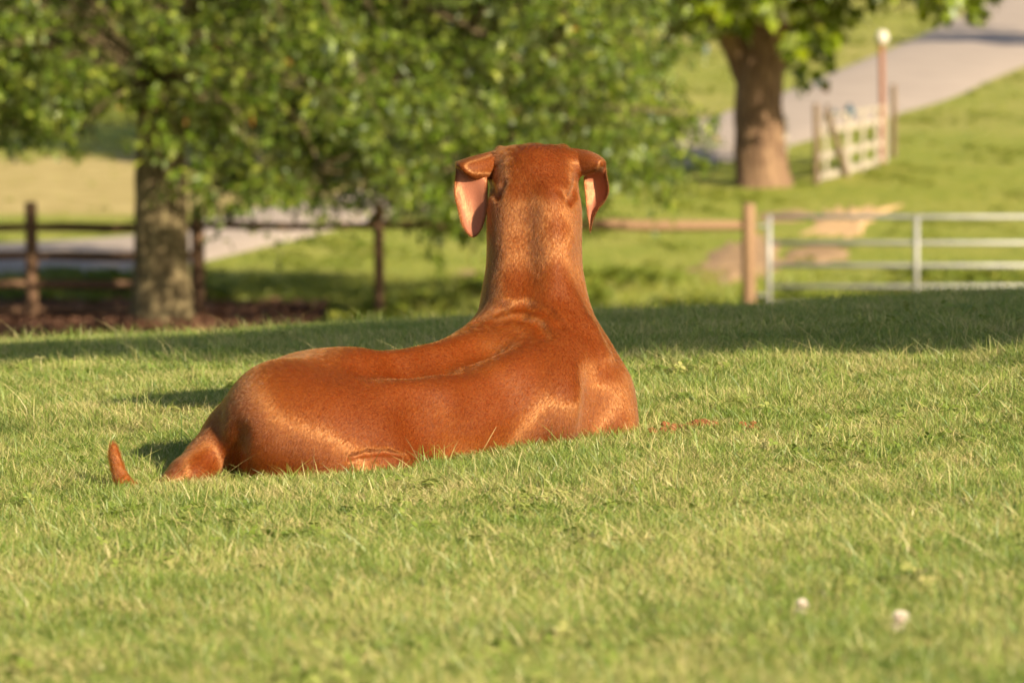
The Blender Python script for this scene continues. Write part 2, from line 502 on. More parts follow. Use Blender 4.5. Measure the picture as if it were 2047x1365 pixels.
def oak():
    r = np.random.default_rng(21)
    Y0 = 58.9
    base = np.array([W(324, 650, Y0)[0], Y0, 0.0]); base[2] = float(ground_z(base[0], base[1])) + 0.02
    root = empty('oak_tree', base)
    tag(root, 'large leafy oak with drooping boughs in front of the dark rail fence', 'tree')
    def w(px, py, Y): return W(px, py, Y)
    tr = [(324, 662, 78), (324, 640, 70), (324, 600, 62), (323, 520, 57), (322, 420, 53), (322, 330, 51), (323, 230, 48), (326, 120, 46), (330, 0, 43), (335, -250, 38), (345, -600, 28), (350, -1000, 12)]
    P = [(*w(px, py, Y0), rp * Y0 / FPX) for px, py, rp in tr]
    P[0] = (P[0][0], P[0][1], base[2] - 0.15, P[0][3])
    limb_obj('trunk', P, OAK_BARK, root, base, 18, 4, 0.03, lobes=4, flare=0.45)
    Z = lambda py: w(324, py, Y0)[2]
    hubs = []
    limbs = [
        [(328, 60, Y0, 26), (460, -40, 58.6, 22), (640, -30, 58.3, 17), (840, 10, 58.0, 12), (1010, 100, 57.8, 7), (1150, 250, 57.8, 3)],
        [(330, 180, Y0, 17), (420, 140, 58.6, 13), (520, 170, 58.3, 10), (600, 250, 58.0, 6), (640, 340, 58, 3)],
        [(328, -60, Y0, 26), (560, -140, 60.2, 20), (850, -120, 60.8, 14), (1120, 0, 61.0, 9), (1290, 140, 61.0, 4)],
        [(322, 140, Y0, 16), (220, 110, 58.8, 12), (120, 140, 58.6, 8), (40, 200, 58.4, 4)],
        [(322, 20, Y0, 22), (150, -60, 59.2, 16), (-60, -40, 59.6, 11), (-300, 60, 59.8, 5)],
        [(328, 110, Y0, 15), (330, 40, 57.9, 11), (320, 60, 57.0, 7), (300, 160, 56.6, 3)],
        [(332, -200, Y0, 22), (700, -420, 59, 15), (1000, -380, 59, 8)],
        [(332, -250, Y0, 22), (0, -460, 59, 15), (-300, -380, 59, 8)],
        [(332, -220, Y0, 20), (360, -420, 62, 14), (420, -350, 64, 8)],
        [(332, -300, Y0, 20), (380, -480, 56.5, 14), (420, -400, 54.6, 8)],
        [(330, 0, Y0, 20), (420, -30, 61.5, 14), (600, 60, 63.4, 7)],
        [(328, 100, Y0, 14), (480, 90, 58.4, 11), (700, 130, 57.8, 8), (900, 230, 57.5, 5), (960, 340, 57.4, 3)],
    ]
    for k, L in enumerate(limbs):
        pts = [(*w(px, py, Y), rp * Y / FPX) for px, py, Y, rp in L]
        limb_obj('limb', pts, OAK_BARK, root, base, 8, 30 + k)
        C = curve_pts(pts, 5)
        hubs += [tuple(c[:3]) for c in C[2:]]
    # crown: clusters fill a broad dome whose underside follows the boughs
    bottom = [(-900, 60), (-500, 170), (-200, 235), (0, 250), (50, 300), (120, 300), (165, 235), (205, 290), (250, 240), (290, 235), (330, 255), (370, 265), (400, 330),
              (440, 425), (500, 450), (560, 415), (600, 380), (640, 420), (700, 405), (745, 395), (790, 440), (850, 470), (900, 505), (950, 525), (1000, 500),
              (1100, 470), (1200, 445), (1290, 425), (1340, 380), (1380, 330), (1395, 275), (1425, 240), (1450, 190), (1500, 60), (1560, -60)]
    cl = []
    cx = 400
    boughs = []; tries = 0
    sd = np.array(SUN_DIR)
    while len(boughs) < 420 and tries < 60000:
        tries += 1
        u = r.uniform(-1, 1); v = r.uniform(-1, 1)
        if u * u + v * v * 0.9 > 1.0: continue
        px = cx + u * 1250; Y = Y0 - 0.2 + v * 4.6
        top = -1000 * math.sqrt(max(0.0, 1 - (u * u + v * v)))
        rx = r.uniform(0.45, 0.85); rz = rx * r.uniform(0.42, 0.62)
        rp = (rz + 0.12) * FPX / Y * 0.72; rq = rx * FPX / Y
        bt = min(interp(px, bottom), interp(px - rq * .6, bottom) + 60, interp(px + rq * .6, bottom) + 60) - rp
        py = bt - (bt - top) * r.beta(1.0, 1.7)
        if px > 1200 and py > -200 and px + rq * 0.85 > 1440 - 0.25 * abs(py - 200): continue
        if abs(px - 322) < 60 and py > 205 and Y < Y0: continue
        X = w(px, py, Y)
        if any((X[0] - b[0]) ** 2 + 0.5 * (X[1] - b[1]) ** 2 + 2.2 * (X[2] - b[2]) ** 2 < (0.62 * (rx + b[3])) ** 2 for b in boughs): continue
        boughs.append((X[0], X[1], X[2], rx, rz))
    cl = []
    for bx, by, bz, rx, rz in boughs:
        for _ in range(int(9 * (rx / 0.65) ** 2) + 2):
            d = r.normal(0, 1, 3); d /= np.linalg.norm(d); q = r.uniform(0.35, 1.0)
            X = np.array([bx + d[0] * rx * q, by + d[1] * rx * q, bz + d[2] * rz * q - 0.10 * q * q])
            rel = X - base - np.array([0, 0, 0.9]); tt = rel @ sd; dd = rel - sd * tt
            if tt > 0.2 and abs(dd[2] + 0.15) < 0.75 and math.hypot(dd[0], dd[1]) < 0.55 and r.random() < 0.6: continue
            cl.append((*X, r.uniform(0.16, 0.30)))
    # the core of the crown is filled so that no light comes through it
    for _ in range(420):
        u = r.uniform(-.85, .85); v = r.uniform(-0.15, 0.8)
        if u * u + v * v > 0.8: continue
        px = cx + u * 1250; Y = Y0 + v * 4.6; bt = interp(px, bottom) - 75; top = -700 * math.sqrt(1 - u * u - v * v)
        if px > 1300: continue
        X = w(px, bt - (bt - top) * r.random(), Y); cl.append((*X, r.uniform(.3, .5)))
    print('oak clusters', len(boughs), len(cl))
    for px, py, Y, R in ((312, 375, 58.0, 0.16), (340, 355, 58.0, 0.13), (470, 455, 56.5, .14), (545, 470, 56.6, .16), (560, 505, 56.6, .10), (690, 470, 56.8, .12),
                         (630, 455, 56.8, .12), (720, 440, 57, .12), (905, 520, 57, .16), (940, 540, 57, .14), (1290, 440, 56.8, .16), (1330, 400, 57, .18), (1375, 345, 57, .16), (1420, 230, 57.5, .14)):
        X = w(px, py, Y); cl.append((*X, R))
    C, O = spray(cl, 60, r)
    me = leaf_mesh('crown', C - base, O, 0.098, OAK_LEAF, 5, width=0.40)
    o = link(bpy.data.objects.new('crown', me), root)
    twigs('twigs', cl, hubs, OAK_BARK, root, r, base)
    return root
oak()

def tree(name, label, base_xy, trunk, limbs, clusters, leafmat, barkmat, leaf, per, seed, lobed=False, group=None, flare=0.5):
    r = np.random.default_rng(seed)
    base = np.array([base_xy[0], base_xy[1], float(ground_z(*base_xy))])
    root = empty(name, base)
    tag(root, label, 'tree', group)
    limb_obj('trunk', trunk, barkmat, root, base, 18, seed, 0.04, lobes=5, flare=flare)
    hubs = []
    for k, L in enumerate(limbs):
        limb_obj('limb', L, barkmat, root, base, 8, seed + k + 1)
        hubs += [tuple(c[:3]) for c in curve_pts(L, 4)[2:]]
    C, O = spray(clusters, per, r)
    me = leaf_mesh('crown', C - base, O, leaf, leafmat, seed, width=0.5, lobed=lobed)
    link(bpy.data.objects.new('crown', me), root)
    if hubs: twigs('twigs', clusters, hubs, barkmat, root, r, base)
    return root

# ---- the broad-leaved tree beside the white gate
def right_tree():
    r = np.random.default_rng(8)
    b = hit(1522, 372); Y0 = b[1]; zb = b[2]
    def w(px, py, Y=Y0): return W(px, py, Y)
    tr = [(1526, 392, 66), (1524, 372, 60), (1522, 340, 54), (1518, 280, 50), (1517, 210, 48), (1520, 150, 47), (1532, 90, 46), (1550, 20, 42), (1562, -90, 38), (1560, -300, 30), (1555, -700, 12)]
    P = [(*w(px, py), rp * Y0 / FPX) for px, py, rp in tr]; P[0] = (P[0][0], P[0][1], zb - 0.2, P[0][3])
    L = [[(1505, 170, Y0, 34), (1470, 95, Y0, 26), (1430, 20, Y0 - .3, 22), (1370, -100, Y0 - .6, 16), (1300, -180, Y0 - 1, 8)],
         [(1555, -20, Y0, 22), (1650, -120, Y0 - 1, 15), (1780, -140, Y0 - 2, 9), (1900, -70, Y0 - 2.4, 4)],
         [(1560, -120, Y0, 22), (1700, -300, Y0 + 1, 14), (1900, -330, Y0 + 2, 7)],
         [(1560, -150, Y0, 20), (1400, -350, Y0 + 1, 13), (1250, -330, Y0 + 2, 7)],
         [(1560, -60, Y0, 18), (1600, -60, Y0 - 2, 12), (1620, 0, Y0 - 3.2, 6)]]
    limbs = [[(*w(px, py, Y), rp * Y / FPX) for px, py, Y, rp in l] for l in L]
    bottom = [(1150, -260), (1250, -80), (1340, 50), (1400, 95), (1440, 88), (1480, 60), (1530, 45), (1575, 120), (1605, 172), (1640, 120), (1680, 40), (1720, 12), (1800, 2), (1830, 10),
              (1880, 38), (1950, 28), (1990, 5), (2050, -80), (2200, -260)]
    pole_top = W(1762, 76, hit(1762, 330)[1])
    cl = []
    while len(cl) < 900:
        u, v = r.uniform(-1, 1, 2)
        if u * u + v * v > 1: continue
        px = 1650 + u * 520; Y = Y0 - 0.3 + v * 3.6
        R = r.uniform(0.28, 0.5); rp = R * FPX / Y * 0.8
        bt = interp(px, bottom) - rp - 15 * max(0, v)
        top = -1150 * math.sqrt(1 - u * u - v * v)
        py = bt - (bt - top) * r.beta(1.0, 1.6)
        if abs(px - 1540) < 60 and py > -10 and v < 0.1: continue
        X = w(px, py, Y)
        rel = X - pole_top; along = float(rel @ np.array(SUN_DIR))
        if along > 0 and np.linalg.norm(rel - along * np.array(SUN_DIR)) < R + 0.35: continue
        cl.append((X[0], X[1], X[2], R))
    tree('broadleaf_tree', 'broad-leaved tree with thick brown forked trunk beside the white board gate', (P[1][0], Y0), P, limbs, cl, LIME_LEAF, BROWN_BARK, 0.17, 34, 8, flare=0.7)
right_tree()

# ---- trees standing to the right of the view; their shade crosses the lawn and the far road
def shade_tree(label, shade_pts, t_rng, R_rng, n, seed, trunk_xy, leaf, per, name='maple_tree', tr_r=0.2):
    r = np.random.default_rng(seed)
    s = np.array(SUN_DIR)
    cl = []
    # nothing of this tree stands between the sun and the dog, which lies in full light
    lit = np.array([W(*q) for q in ((945, 330, 10.2), (945, 440, 10.2), (1060, 290, 10.3), (1190, 330, 10.3), (1190, 440, 10.3), (1060, 400, 10.2), (1100, 500, 10.2),
                    (1060, 600, 10.2), (1180, 680, 10.1), (1240, 780, 10.1), (1000, 700, 10.0), (850, 760, 9.9), (650, 760, 9.8), (500, 850, 9.75), (330, 950, 9.7), (230, 900, 9.66))])
    for _ in range(n):
        (x, y), = r.choice(np.array(shade_pts), 1)
        x += r.normal(0, 0.25); y += r.normal(0, 0.12)
        tt = r.uniform(*t_rng)
        p = np.array([x, y, float(ground_z(x, y))]) + s * tt
        R = r.uniform(*R_rng)
        rel = p - lit; along = rel @ s
        if (np.linalg.norm(rel - along[:, None] * s, axis=1) < R + 0.20).any(): continue
        cl.append((*p, R))
    A = np.array(cl)[:, :3]; c = A.mean(0); zg = float(ground_z(*trunk_xy))
    trunk = [(trunk_xy[0], trunk_xy[1], zg - .1, tr_r * 1.5), (trunk_xy[0], trunk_xy[1], zg + .3, tr_r * 1.1), (trunk_xy[0] * .6 + c[0] * .4, trunk_xy[1] * .6 + c[1] * .4, zg * .5 + c[2] * .5, tr_r), (c[0], c[1], c[2] + .6, tr_r * .4)]
    limbs = []
    for k in range(7):
        q = A[r.integers(len(A))]
        s0 = np.array(trunk[2][:3]) * (1 - k / 8) + np.array(trunk[3][:3]) * k / 8
        limbs.append([(*s0, tr_r * .4), (*((s0 + q) / 2 + [0, 0, .3]), tr_r * .25), (*q, tr_r * .1)])
    tree(name, label, trunk_xy, trunk, limbs, cl, OAK_LEAF, OAK_BARK, leaf, per, seed)
lawn_shade = []
for px in np.linspace(-350, 2400, 56):
    yn = interp(px, [(-350, 735), (0, 728), (500, 712), (900, 706), (1300, 704), (1700, 702), (2400, 700)])
    yf = interp(px, [(-350, 716), (0, 712), (400, 699), (700, 668), (1000, 650), (1500, 620), (2400, 590)])
    a, b = hit(px, yn, 8, 30), hit(px, yf, 8, 16.5)
    ya, yb = a[1] + 0.22, max(b[1] - 0.15, a[1] + 0.3)
    for s in np.linspace(0, 1, 2 + int((yb - ya) / 0.35)):
        y = ya + (yb - ya) * s
        lawn_shade.append(((px - 1023.5) / FPX * y, y))
for px, py in ((-330, 838), (-260, 840), (-190, 843), (-130, 846), (-90, 850)):  # extra leaf clusters, added only to widen the shadow band at left
    q = hit(px, py, 8, 14); lawn_shade.append((q[0], q[1]))
shade_tree('leafy maple standing right of the lawn, outside the view', lawn_shade, (8.5, 11.5), (0.15, 0.25), 1050, 77, (6.9, 5.6), 0.075, 60)
rs = [(hit(px, py)[0], hit(px, py)[1]) for px, py in ((1880, 62), (1930, 76), (1980, 88), (2040, 92), (2100, 84), (1860, 84), (2047, 78))]
shade_tree('small tree beyond the far road, outside the view', rs, (14.0, 17.0), (0.5, 0.8), 60, 78, (rs[3][0] + 9.5, rs[3][1] - 10.5), 0.2, 20, tr_r=0.25)
# ================================================================ fence, gates, poles
def wood(name, c1, c2):
    t = NT(name); tc = t.n('TexCoord')
    n1 = t.noise(22, 5, tc.outputs['Object'], 0.65); n2 = t.noise(3, 3, tc.outputs['Object'])
    c = t.mix(n2, t.ramp(n1, [(0.3, c1), (0.7, c2)]), c2)
    return t.finish(t.principled(c, 0.85, t.bump(n1, 0.7, 0.01)))
FENCE_WOOD = wood('fence_wood', (0.085, 0.045, 0.024), (0.19, 0.105, 0.06))
TAN_WOOD = wood('tan_wood', (0.15, 0.085, 0.045), (0.25, 0.15, 0.082))  # paler copy of the fence wood, with the sunlight put into its colour
GREY_WOOD = wood('grey_wood', (0.085, 0.058, 0.036), (0.17, 0.115, 0.07))
WHITE_WOOD = wood('whitewashed_wood', (0.28, 0.24, 0.19), (0.37, 0.32, 0.26))

def part_tube(name, pts, mat, parent, origin, sides=10, seed=0, rough=0.02, bevel=True):
    pts = [tuple(map(float, p)) for p in pts]
    if bevel:     # chamfered ends
        a, b = np.array(pts[0]), np.array(pts[-1])
        d0 = np.array(pts[1][:3]) - a[:3]; d0 /= np.linalg.norm(d0); d1 = np.array(pts[-2][:3]) - b[:3]; d1 /= np.linalg.norm(d1)
        e = a[3] * 0.25
        pts = [(*a[:3], a[3] * 0.82), (*(a[:3] + d0 * e), a[3])] + pts[1:-1] + [(*(b[:3] + d1 * e), b[3]), (*b[:3], b[3] * 0.82)]
    v, f = tube(pts, sides, rough, seed, lobes=3)
    return mesh_obj(name, [np.array(q) - np.array(origin) for q in v], f, mat, parent, True)

YF = 60.0
def rail_fence():
    org = np.array([W(395, 655, YF)[0], YF, float(ground_z(-3.3, YF))])
    root = empty('rail_fence', org)
    tag(root, 'weathered round-rail fence running behind the oak and the dog', 'fence')
    posts = [(-640, 406, 13), (-290, 404, 13), (62, 404, 13), (395, 411, 14), (757, 406, 11), (1125, 410, 13), (1497, 407, 14)]
    xs = []
    for k, (px, py, rp) in enumerate(posts):
        top = W(px, py, YF); x = top[0]; xs.append(x)
        zg = float(ground_z(x, YF)); r = rp * YF / FPX
        part_tube('post', [(x, YF, zg - 0.3, r), (x + .004, YF, (zg + top[2]) / 2, r * 0.98), (x - .003, YF, top[2], r * 0.95)], TAN_WOOD if px == 1497 else FENCE_WOOD, root, org, 12, k)
    def rails(i, ys, rp, dy=0.0):
        for m, (ya, yb) in enumerate(ys):
            a = W(posts[i][0], ya, YF); b = W(posts[i + 1][0], yb, YF); r = rp * YF / FPX
            mid = (a + b) / 2 + np.array([0, 0.01, -0.015])
            part_tube('rail', [(a[0], YF + .02, a[2], r * .8), (a[0] * .8 + b[0] * .2, YF + .02, a[2] * .8 + b[2] * .2, r), (mid[0], YF + .03, mid[2], r), (b[0], YF + .02, b[2], r * .8)],
                      TAN_WOOD if i == 5 else FENCE_WOOD, root, org, 8, 40 + i * 7 + m, 0.06)
    four = [(455, 454), (512, 510), (568, 567), (620, 618)]
    rails(0, four, 9.5); rails(1, four, 9.5); rails(2, four, 9.5)
    rails(3, [(450, 451)], 8.0); rails(4, [(450, 451)], 8.5); rails(5, [(449, 451)], 12)
rail_fence()

t = NT('galvanised_tube'); geo = t.n('NewGeometry')
c = t.ramp(t.noise(5, 4, geo.outputs['Position']), [(0.3, (0.26, 0.255, 0.24)), (0.7, (0.33, 0.325, 0.31))])
GALV = t.finish(t.principled(c, 0.5, Metallic=0.25))
def field_gate():
    x0 = W(1537, 500, YF)[0]; x1 = W(2240, 500, YF)[0]
    org = np.array([x0, YF, float(ground_z(x0, YF))])
    root = empty('metal_gate', org)
    tag(root, 'pale tubular metal farm gate with horizontal bars at right', 'gate')
    ys = [434, 486, 531, 573, 607, 637]
    zt = W(1537, 434, YF)[2]; zb = W(1537, 645, YF)[2]
    for k, px in enumerate((1537, 1832, 2047 + 75, 2240)):
        x = W(px, 500, YF)[0]
        part_tube('upright', [(x, YF - .012, zb, .029), (x, YF - .012, (zt + zb) / 2, .029), (x, YF - .012, zt + .02, .029)], GALV, root, org, 12, k, 0, False)
    for y in ys:
        z = W(1537, y, YF)[2]
        part_tube('bar', [(x0, YF + .012, z, .024), ((x0 + x1) / 2, YF + .012, z, .024), (x1, YF + .012, z, .024)], GALV, root, org, 12, 3, 0, False)
    for y in (452, 590):
        z = W(1520, y, YF)[2]; xp = W(1511, 500, YF)[0]
        part_tube('hinge', [(xp - .02, YF, z, .016), ((xp + x0) / 2, YF, z, .016), (x0, YF, z, .016)], GALV, root, org, 8, 3, 0, False)
    p = empty('gate_post', (x1 + .2, YF, org[2])); tag(p, 'gate post at the far right end of the metal gate, outside the view', 'post')
    part_tube('post', [(x1 + .2, YF, org[2] - .3, .075), (x1 + .2, YF, org[2] + .5, .075), (x1 + .2, YF, org[2] + 1.35, .072)], TAN_WOOD, p, (x1 + .2, YF, org[2]), 12, 9)
field_gate()

def bar_between(name, a, b, w, h, mat, parent, org):
    """square-edged board from a to b, width w along its face, thickness h"""
    a = np.array(a, float); b = np.array(b, float); d = b - a; d /= np.linalg.norm(d)
    n = np.array([GX[1], -GX[0], 0.0]); s = np.cross(n, d); s /= np.linalg.norm(s)
    V = []
    for p in (a, b):
        for su, sn in ((-1, -1), (1, -1), (1, 1), (-1, 1)):
            V.append(p + s * su * w / 2 + n * sn * h / 2 - np.array(org))
    F = [(0, 1, 2, 3), (7, 6, 5, 4), (0, 4, 5, 1), (1, 5, 6, 2), (2, 6, 7, 3), (3, 7, 4, 0)]
    o = mesh_obj(name, V, F, mat, parent)
    m = o.modifiers.new('bevel', 'BEVEL'); m.width = 0.006; m.segments = 1
    return o
A0 = hit(1640, 366); A1 = hit(1768, 328)
GX = (A1 - A0)[:2]; GX = GX / np.linalg.norm(GX)
def board_gate():
    root = empty('board_gate', A0)
    tag(root, 'whitewashed wooden board gate standing open near the road', 'gate')
    Y0, Y1 = A0[1], A1[1]
    def g(px, py):       # a point of the gate's own plane seen at px, py
        s = np.clip((px - 1640) / 128.0, -0.1, 1.1)
        d = ray(px, py)
        # intersect the ray with the vertical plane through A0, A1
        n = np.array([GX[1], -GX[0], 0])
        t_ = ((A0 - np.array([0, 0, CAM_H])) @ n) / (d @ n)
        return np.array([0, 0, CAM_H]) + d * t_
    off = np.array([GX[1], -GX[0], 0]) * 0.04
    if off[1] > 0: off = -off
    for (ya, yb, wd) in ((355, 319, .10), (313, 284, .10), (264, 241, .10), (236, 214, .05)):
        bar_between('board', g(1640, ya), g(1768, yb), wd, .03, WHITE_WOOD, root, A0)
    for px, yt, yb, wd in ((1646, 228, 358, .10), (1690, 226, 352, .20), (1720, 222, 344, .11), (1748, 214, 334, .15), (1766, 208, 328, .13)):
        bar_between('upright', g(px, yb) + off, g(px, yt) + off, wd, .03, WHITE_WOOD, root, A0)
    bar_between('brace', g(1641, 216) + off * 2, g(1683, 350) + off * 2, .14, .035, GREY_WOOD, root, A0)
board_gate()

def pole(name, label, px, ytop, ybot, rp, mat, cat, cap=None, seed=0, sides=12):
    b = hit(px, ybot); Y = b[1]; top = W(px, ytop, Y); r = rp * Y / FPX
    root = empty(name, b); tag(root, label, cat)
    part_tube('shaft', [(b[0], b[1], b[2] - .3, r), ((b[0] + top[0]) / 2 + .01, Y, (b[2] + top[2]) / 2, r), (top[0], Y, top[2], r * .96)], mat, root, b, sides, seed)
    if cap:
        bm = bmesh.new(); bmesh.ops.create_uvsphere(bm, u_segments=16, v_segments=10, radius=cap * Y / FPX)
        for v in bm.verts: v.co.z *= 1.15
        me = bpy.data.meshes.new('cap'); bm.to_mesh(me); bm.free(); me.materials.append(CAP_PAINT); me.shade_smooth()
        o = link(bpy.data.objects.new('cap', me), root); o.location = (0, 0, top[2] - b[2] + cap * .5 * Y / FPX)
    return root
RUST = wood('rusty_iron', (0.15, 0.055, 0.03), (0.27, 0.115, 0.065))
CAP_PAINT = wood('white_cap', (0.45, 0.42, 0.36), (0.6, 0.56, 0.5))
pole('wooden_post', 'brown wooden post at the near end of the white board gate', 1631, 208, 368, 6.5, GREY_WOOD, 'post', seed=1)
pole('pipe_pole', 'tall rusty red pipe with rounded white cap beside the white gate', 1762, 82, 330, 5.5, RUST, 'pole', cap=13, seed=2)
pole('wooden_post', 'thin grey wooden post standing right of the rusty pipe', 1786, 170, 314, 6.0, GREY_WOOD, 'post', seed=3)
pole('marker_post', 'pale white stake standing against the right edge of the brown tree trunk', 1566, 232, 352, 7.5, WHITE_WOOD, 'post', seed=4)
def rag(px, py, s, label):
    dpt = A0[1] * .6 + A1[1] * .4
    c = W(px, py, dpt)
    b = A0
    bm = bmesh.new(); bmesh.ops.create_icosphere(bm, subdivisions=2, radius=s)
    r = np.random.default_rng(px)
    for v in bm.verts:
        v.co = Vector((v.co.x * 1.0, v.co.y * .5, v.co.z * 1.3 - abs(v.co.x) * .6)) * float(1 + r.normal(0, .12))
    me = bpy.data.meshes.new('rag'); bm.to_mesh(me); bm.free()
    t = NT('dark_blue_cloth'); me.materials.append(t.finish(t.principled((0.05, 0.085, 0.12), 0.9)))
    o = link(bpy.data.objects.new('rag', me)); o.location = tuple(c); tag(o, label, 'cloth')
rag(1698, 222, .08, 'larger dark blue rag on the top of the white board gate')
rag(1669, 226, .05, 'smaller faded blue rag on the top of the white board gate')
# ================================================================ the dog
def build_dog():
    vox = 0.0038
    lo = np.array([-0.80, 9.20, -0.14]); hi = np.array([0.36, 10.98, 0.66])
    n = np.ceil((hi - lo) / vox).astype(int)
    D = np.full(n, 0.5, np.float32)
    ax = [lo[i] + vox * np.arange(n[i]) for i in range(3)]

    def local(pmin, pmax):
        a = np.clip(np.floor((pmin - lo) / vox).astype(int), 0, n)
        b = np.clip(np.ceil((pmax - lo) / vox).astype(int) + 1, 0, n)
        sl = tuple(slice(int(a[i]), int(b[i])) for i in range(3))
        X = ax[0][sl[0]][:, None, None].astype(np.float32)
        Y = ax[1][sl[1]][None, :, None].astype(np.float32)
        Z = ax[2][sl[2]][None, None, :].astype(np.float32)
        return sl, X, Y, Z

    def smin(a, b, k):
        h = np.maximum(k - np.abs(a - b), 0) / k
        return np.minimum(a, b) - h * h * k * 0.25

    def cone_d(X, Y, Z, a, b, ra, rb):
        ba = b - a; l2 = max(float(ba @ ba), 1e-9)
        t = ((X - a[0]) * ba[0] + (Y - a[1]) * ba[1] + (Z - a[2]) * ba[2]) / l2
        t = np.clip(t, 0, 1)
        d = np.sqrt((X - a[0] - ba[0] * t) ** 2 + (Y - a[1] - ba[1] * t) ** 2 + (Z - a[2] - ba[2] * t) ** 2)
        return d - (ra + (rb - ra) * t)

    def add_cone(a, b, ra, rb, k=0.03):
        m = max(ra, rb) + k + 0.02
        sl, X, Y, Z = local(np.minimum(a, b) - m, np.maximum(a, b) + m)
        D[sl] = smin(D[sl], cone_d(X, Y, Z, a, b, ra, rb), k)

    def chain(pts, k=0.03):
        """pts: (px, py, Y, r_px) in the photograph's pixels at the depth Y"""
        P = [(W(p[0], p[1], p[2]), p[3] * p[2] / FPX) for p in pts]
        for (a, ra), (b, rb) in zip(P[:-1], P[1:]):
            add_cone(a, b, ra, rb, k)

    def ell(px, py, Y, rx, ry, rz, k=0.03, rot=None):
        """ellipsoid, radii in px at that depth; rot = euler"""
        c = W(px, py, Y); s = Y / FPX
        r = np.array([rx, ry, rz]) * s
        R = np.array(Matrix.Identity(3) if rot is None else __import__('mathutils').Euler(rot).to_matrix())
        m = float(r.max()) + k + 0.02
        sl, X, Y_, Z = local(c - m, c + m)
        x, y, z = X - c[0], Y_ - c[1], Z - c[2]
        q = [(x * R[0, i] + y * R[1, i] + z * R[2, i]) / r[i] for i in range(3)]
        l = np.sqrt(q[0] ** 2 + q[1] ** 2 + q[2] ** 2) + 1e-6
        g = np.sqrt((q[0] / r[0]) ** 2 + (q[1] / r[1]) ** 2 + (q[2] / r[2]) ** 2) + 1e-6
        d = l * (l - 1) / g
        D[sl] = smin(D[sl], d, k)

    def sample(P):
        q = (P - lo) / vox
        i = np.clip(np.floor(q).astype(int), 0, n - 2); f = q - i
        out = np.zeros(len(P))
        for dx in (0, 1):
            for dy in (0, 1):
                for dz in (0, 1):
                    w = (f[:, 0] if dx else 1 - f[:, 0]) * (f[:, 1] if dy else 1 - f[:, 1]) * (f[:, 2] if dz else 1 - f[:, 2])
                    out += w * D[i[:, 0] + dx, i[:, 1] + dy, i[:, 2] + dz]
        return out

    def surf(px, py):
        d = ray(px, py)
        Y = np.linspace(9.25, 10.9, 900)
        P = np.array([0, 0, CAM_H])[None] + d[None] * (Y / d[1])[:, None]
        v = sample(P)
        ins = v < 0
        if not ins.any(): return P[int(np.argmin(v))]
        return P[int(np.argmax(ins))]

    def carve(pts, k=0.02, depth=0.0, dirv=None):
        """pts (px, py, r_px): a soft groove along the surface seen at these pixels; depth pushes it out of the surface (+) or in (-)"""
        P = []
        for p in pts:
            s = surf(p[0], p[1])
            nrm = grad(s[None])[0] if dirv is None else np.array(dirv) / np.linalg.norm(dirv)
            r = p[2] * s[1] / FPX
            dp = p[3] if len(p) > 3 else depth
            P.append((s + nrm * (r - dp), r))
        for (a, ra), (b, rb) in zip(P[:-1], P[1:]):
            m = max(ra, rb) + k + 0.02
            sl, X, Y, Z = local(np.minimum(a, b) - m, np.maximum(a, b) + m)
            D[sl] = -smin(-D[sl], cone_d(X, Y, Z, a, b, ra, rb), k)

    def ridge(pts, k=0.02, out=0.004):
        P = []
        for p in pts:
            s = surf(p[0], p[1])
            nrm = grad(s[None])[0]
            r = p[2] * s[1] / FPX
            P.append((s - nrm * (r - out), r))
        for (a, ra), (b, rb) in zip(P[:-1], P[1:]):
            add_cone(a, b, ra, rb, k)

    def grad(P):
        e = vox
        g = np.stack([sample(P + np.eye(3)[i] * e) - sample(P - np.eye(3)[i] * e) for i in range(3)], 1)
        return g / (np.linalg.norm(g, axis=1, keepdims=True) + 1e-9)

    # --- trunk, from the hips to the chest
    chain([(590, 838, 9.86, 122), (700, 830, 9.92, 122), (820, 824, 10.02, 112), (905, 808, 10.09, 112),
           (980, 788, 10.15, 116), (1060, 762, 10.22, 112), (1110, 772, 10.26, 104)], 0.06)
    chain([(585, 880, 9.80, 84), (720, 875, 9.84, 88), (800, 868, 9.895, 88), (900, 862, 9.97, 90), (1080, 815, 10.11, 90)], 0.06)
    chain([(700, 850, 10.02, 100), (900, 845, 10.16, 100), (1040, 810, 10.28, 100), (1110, 805, 10.38, 90)], 0.05)
    # rump: near and far haunch
    ell(545, 854, 9.82, 86, 105, 112, 0.06)
    ell(610, 797, 9.97, 118, 90, 93, 0.05)
    # near thigh and knee, folded flat along the ground
    chain([(552, 880, 9.77, 92), (640, 886, 9.775, 84), (735, 925, 9.79, 58), (800, 952, 9.79, 40)], 0.09)
    chain([(790, 962, 9.73, 30), (600, 985, 9.70, 24), (530, 988, 9.72, 22)], 0.03)
    chain([(530, 990, 9.70, 20), (640, 1002, 9.66, 14), (690, 1004, 9.66, 17)], 0.02)
    # far thigh and foot
    chain([(600, 850, 10.08, 80), (700, 880, 10.2, 60), (800, 868, 10.25, 30)], 0.04)
    chain([(800, 876, 10.25, 24), (740, 876, 10.28, 20), (830, 868, 10.32, 18)], 0.02)
    # neck
    chain([(1070, 715, 10.25, 108), (1068, 655, 10.27, 108), (1068, 610, 10.28, 95), (1068, 565, 10.29, 89),
           (1068, 480, 10.30, 87), (1068, 415, 10.31, 86), (1067, 372, 10.33, 81)], 0.035)
    chain([(1060, 700, 10.40, 84), (1066, 560, 10.38, 74), (1067, 400, 10.37, 72)], 0.03)
    # withers flowing from the neck down into the back
    chain([(1040, 690, 10.24, 70), (985, 722, 10.22, 70), (900, 770, 10.18, 72)], 0.05)
    chain([(960, 830, 10.04, 96), (1050, 822, 10.075, 98), (1090, 838, 10.10, 92)], 0.06)
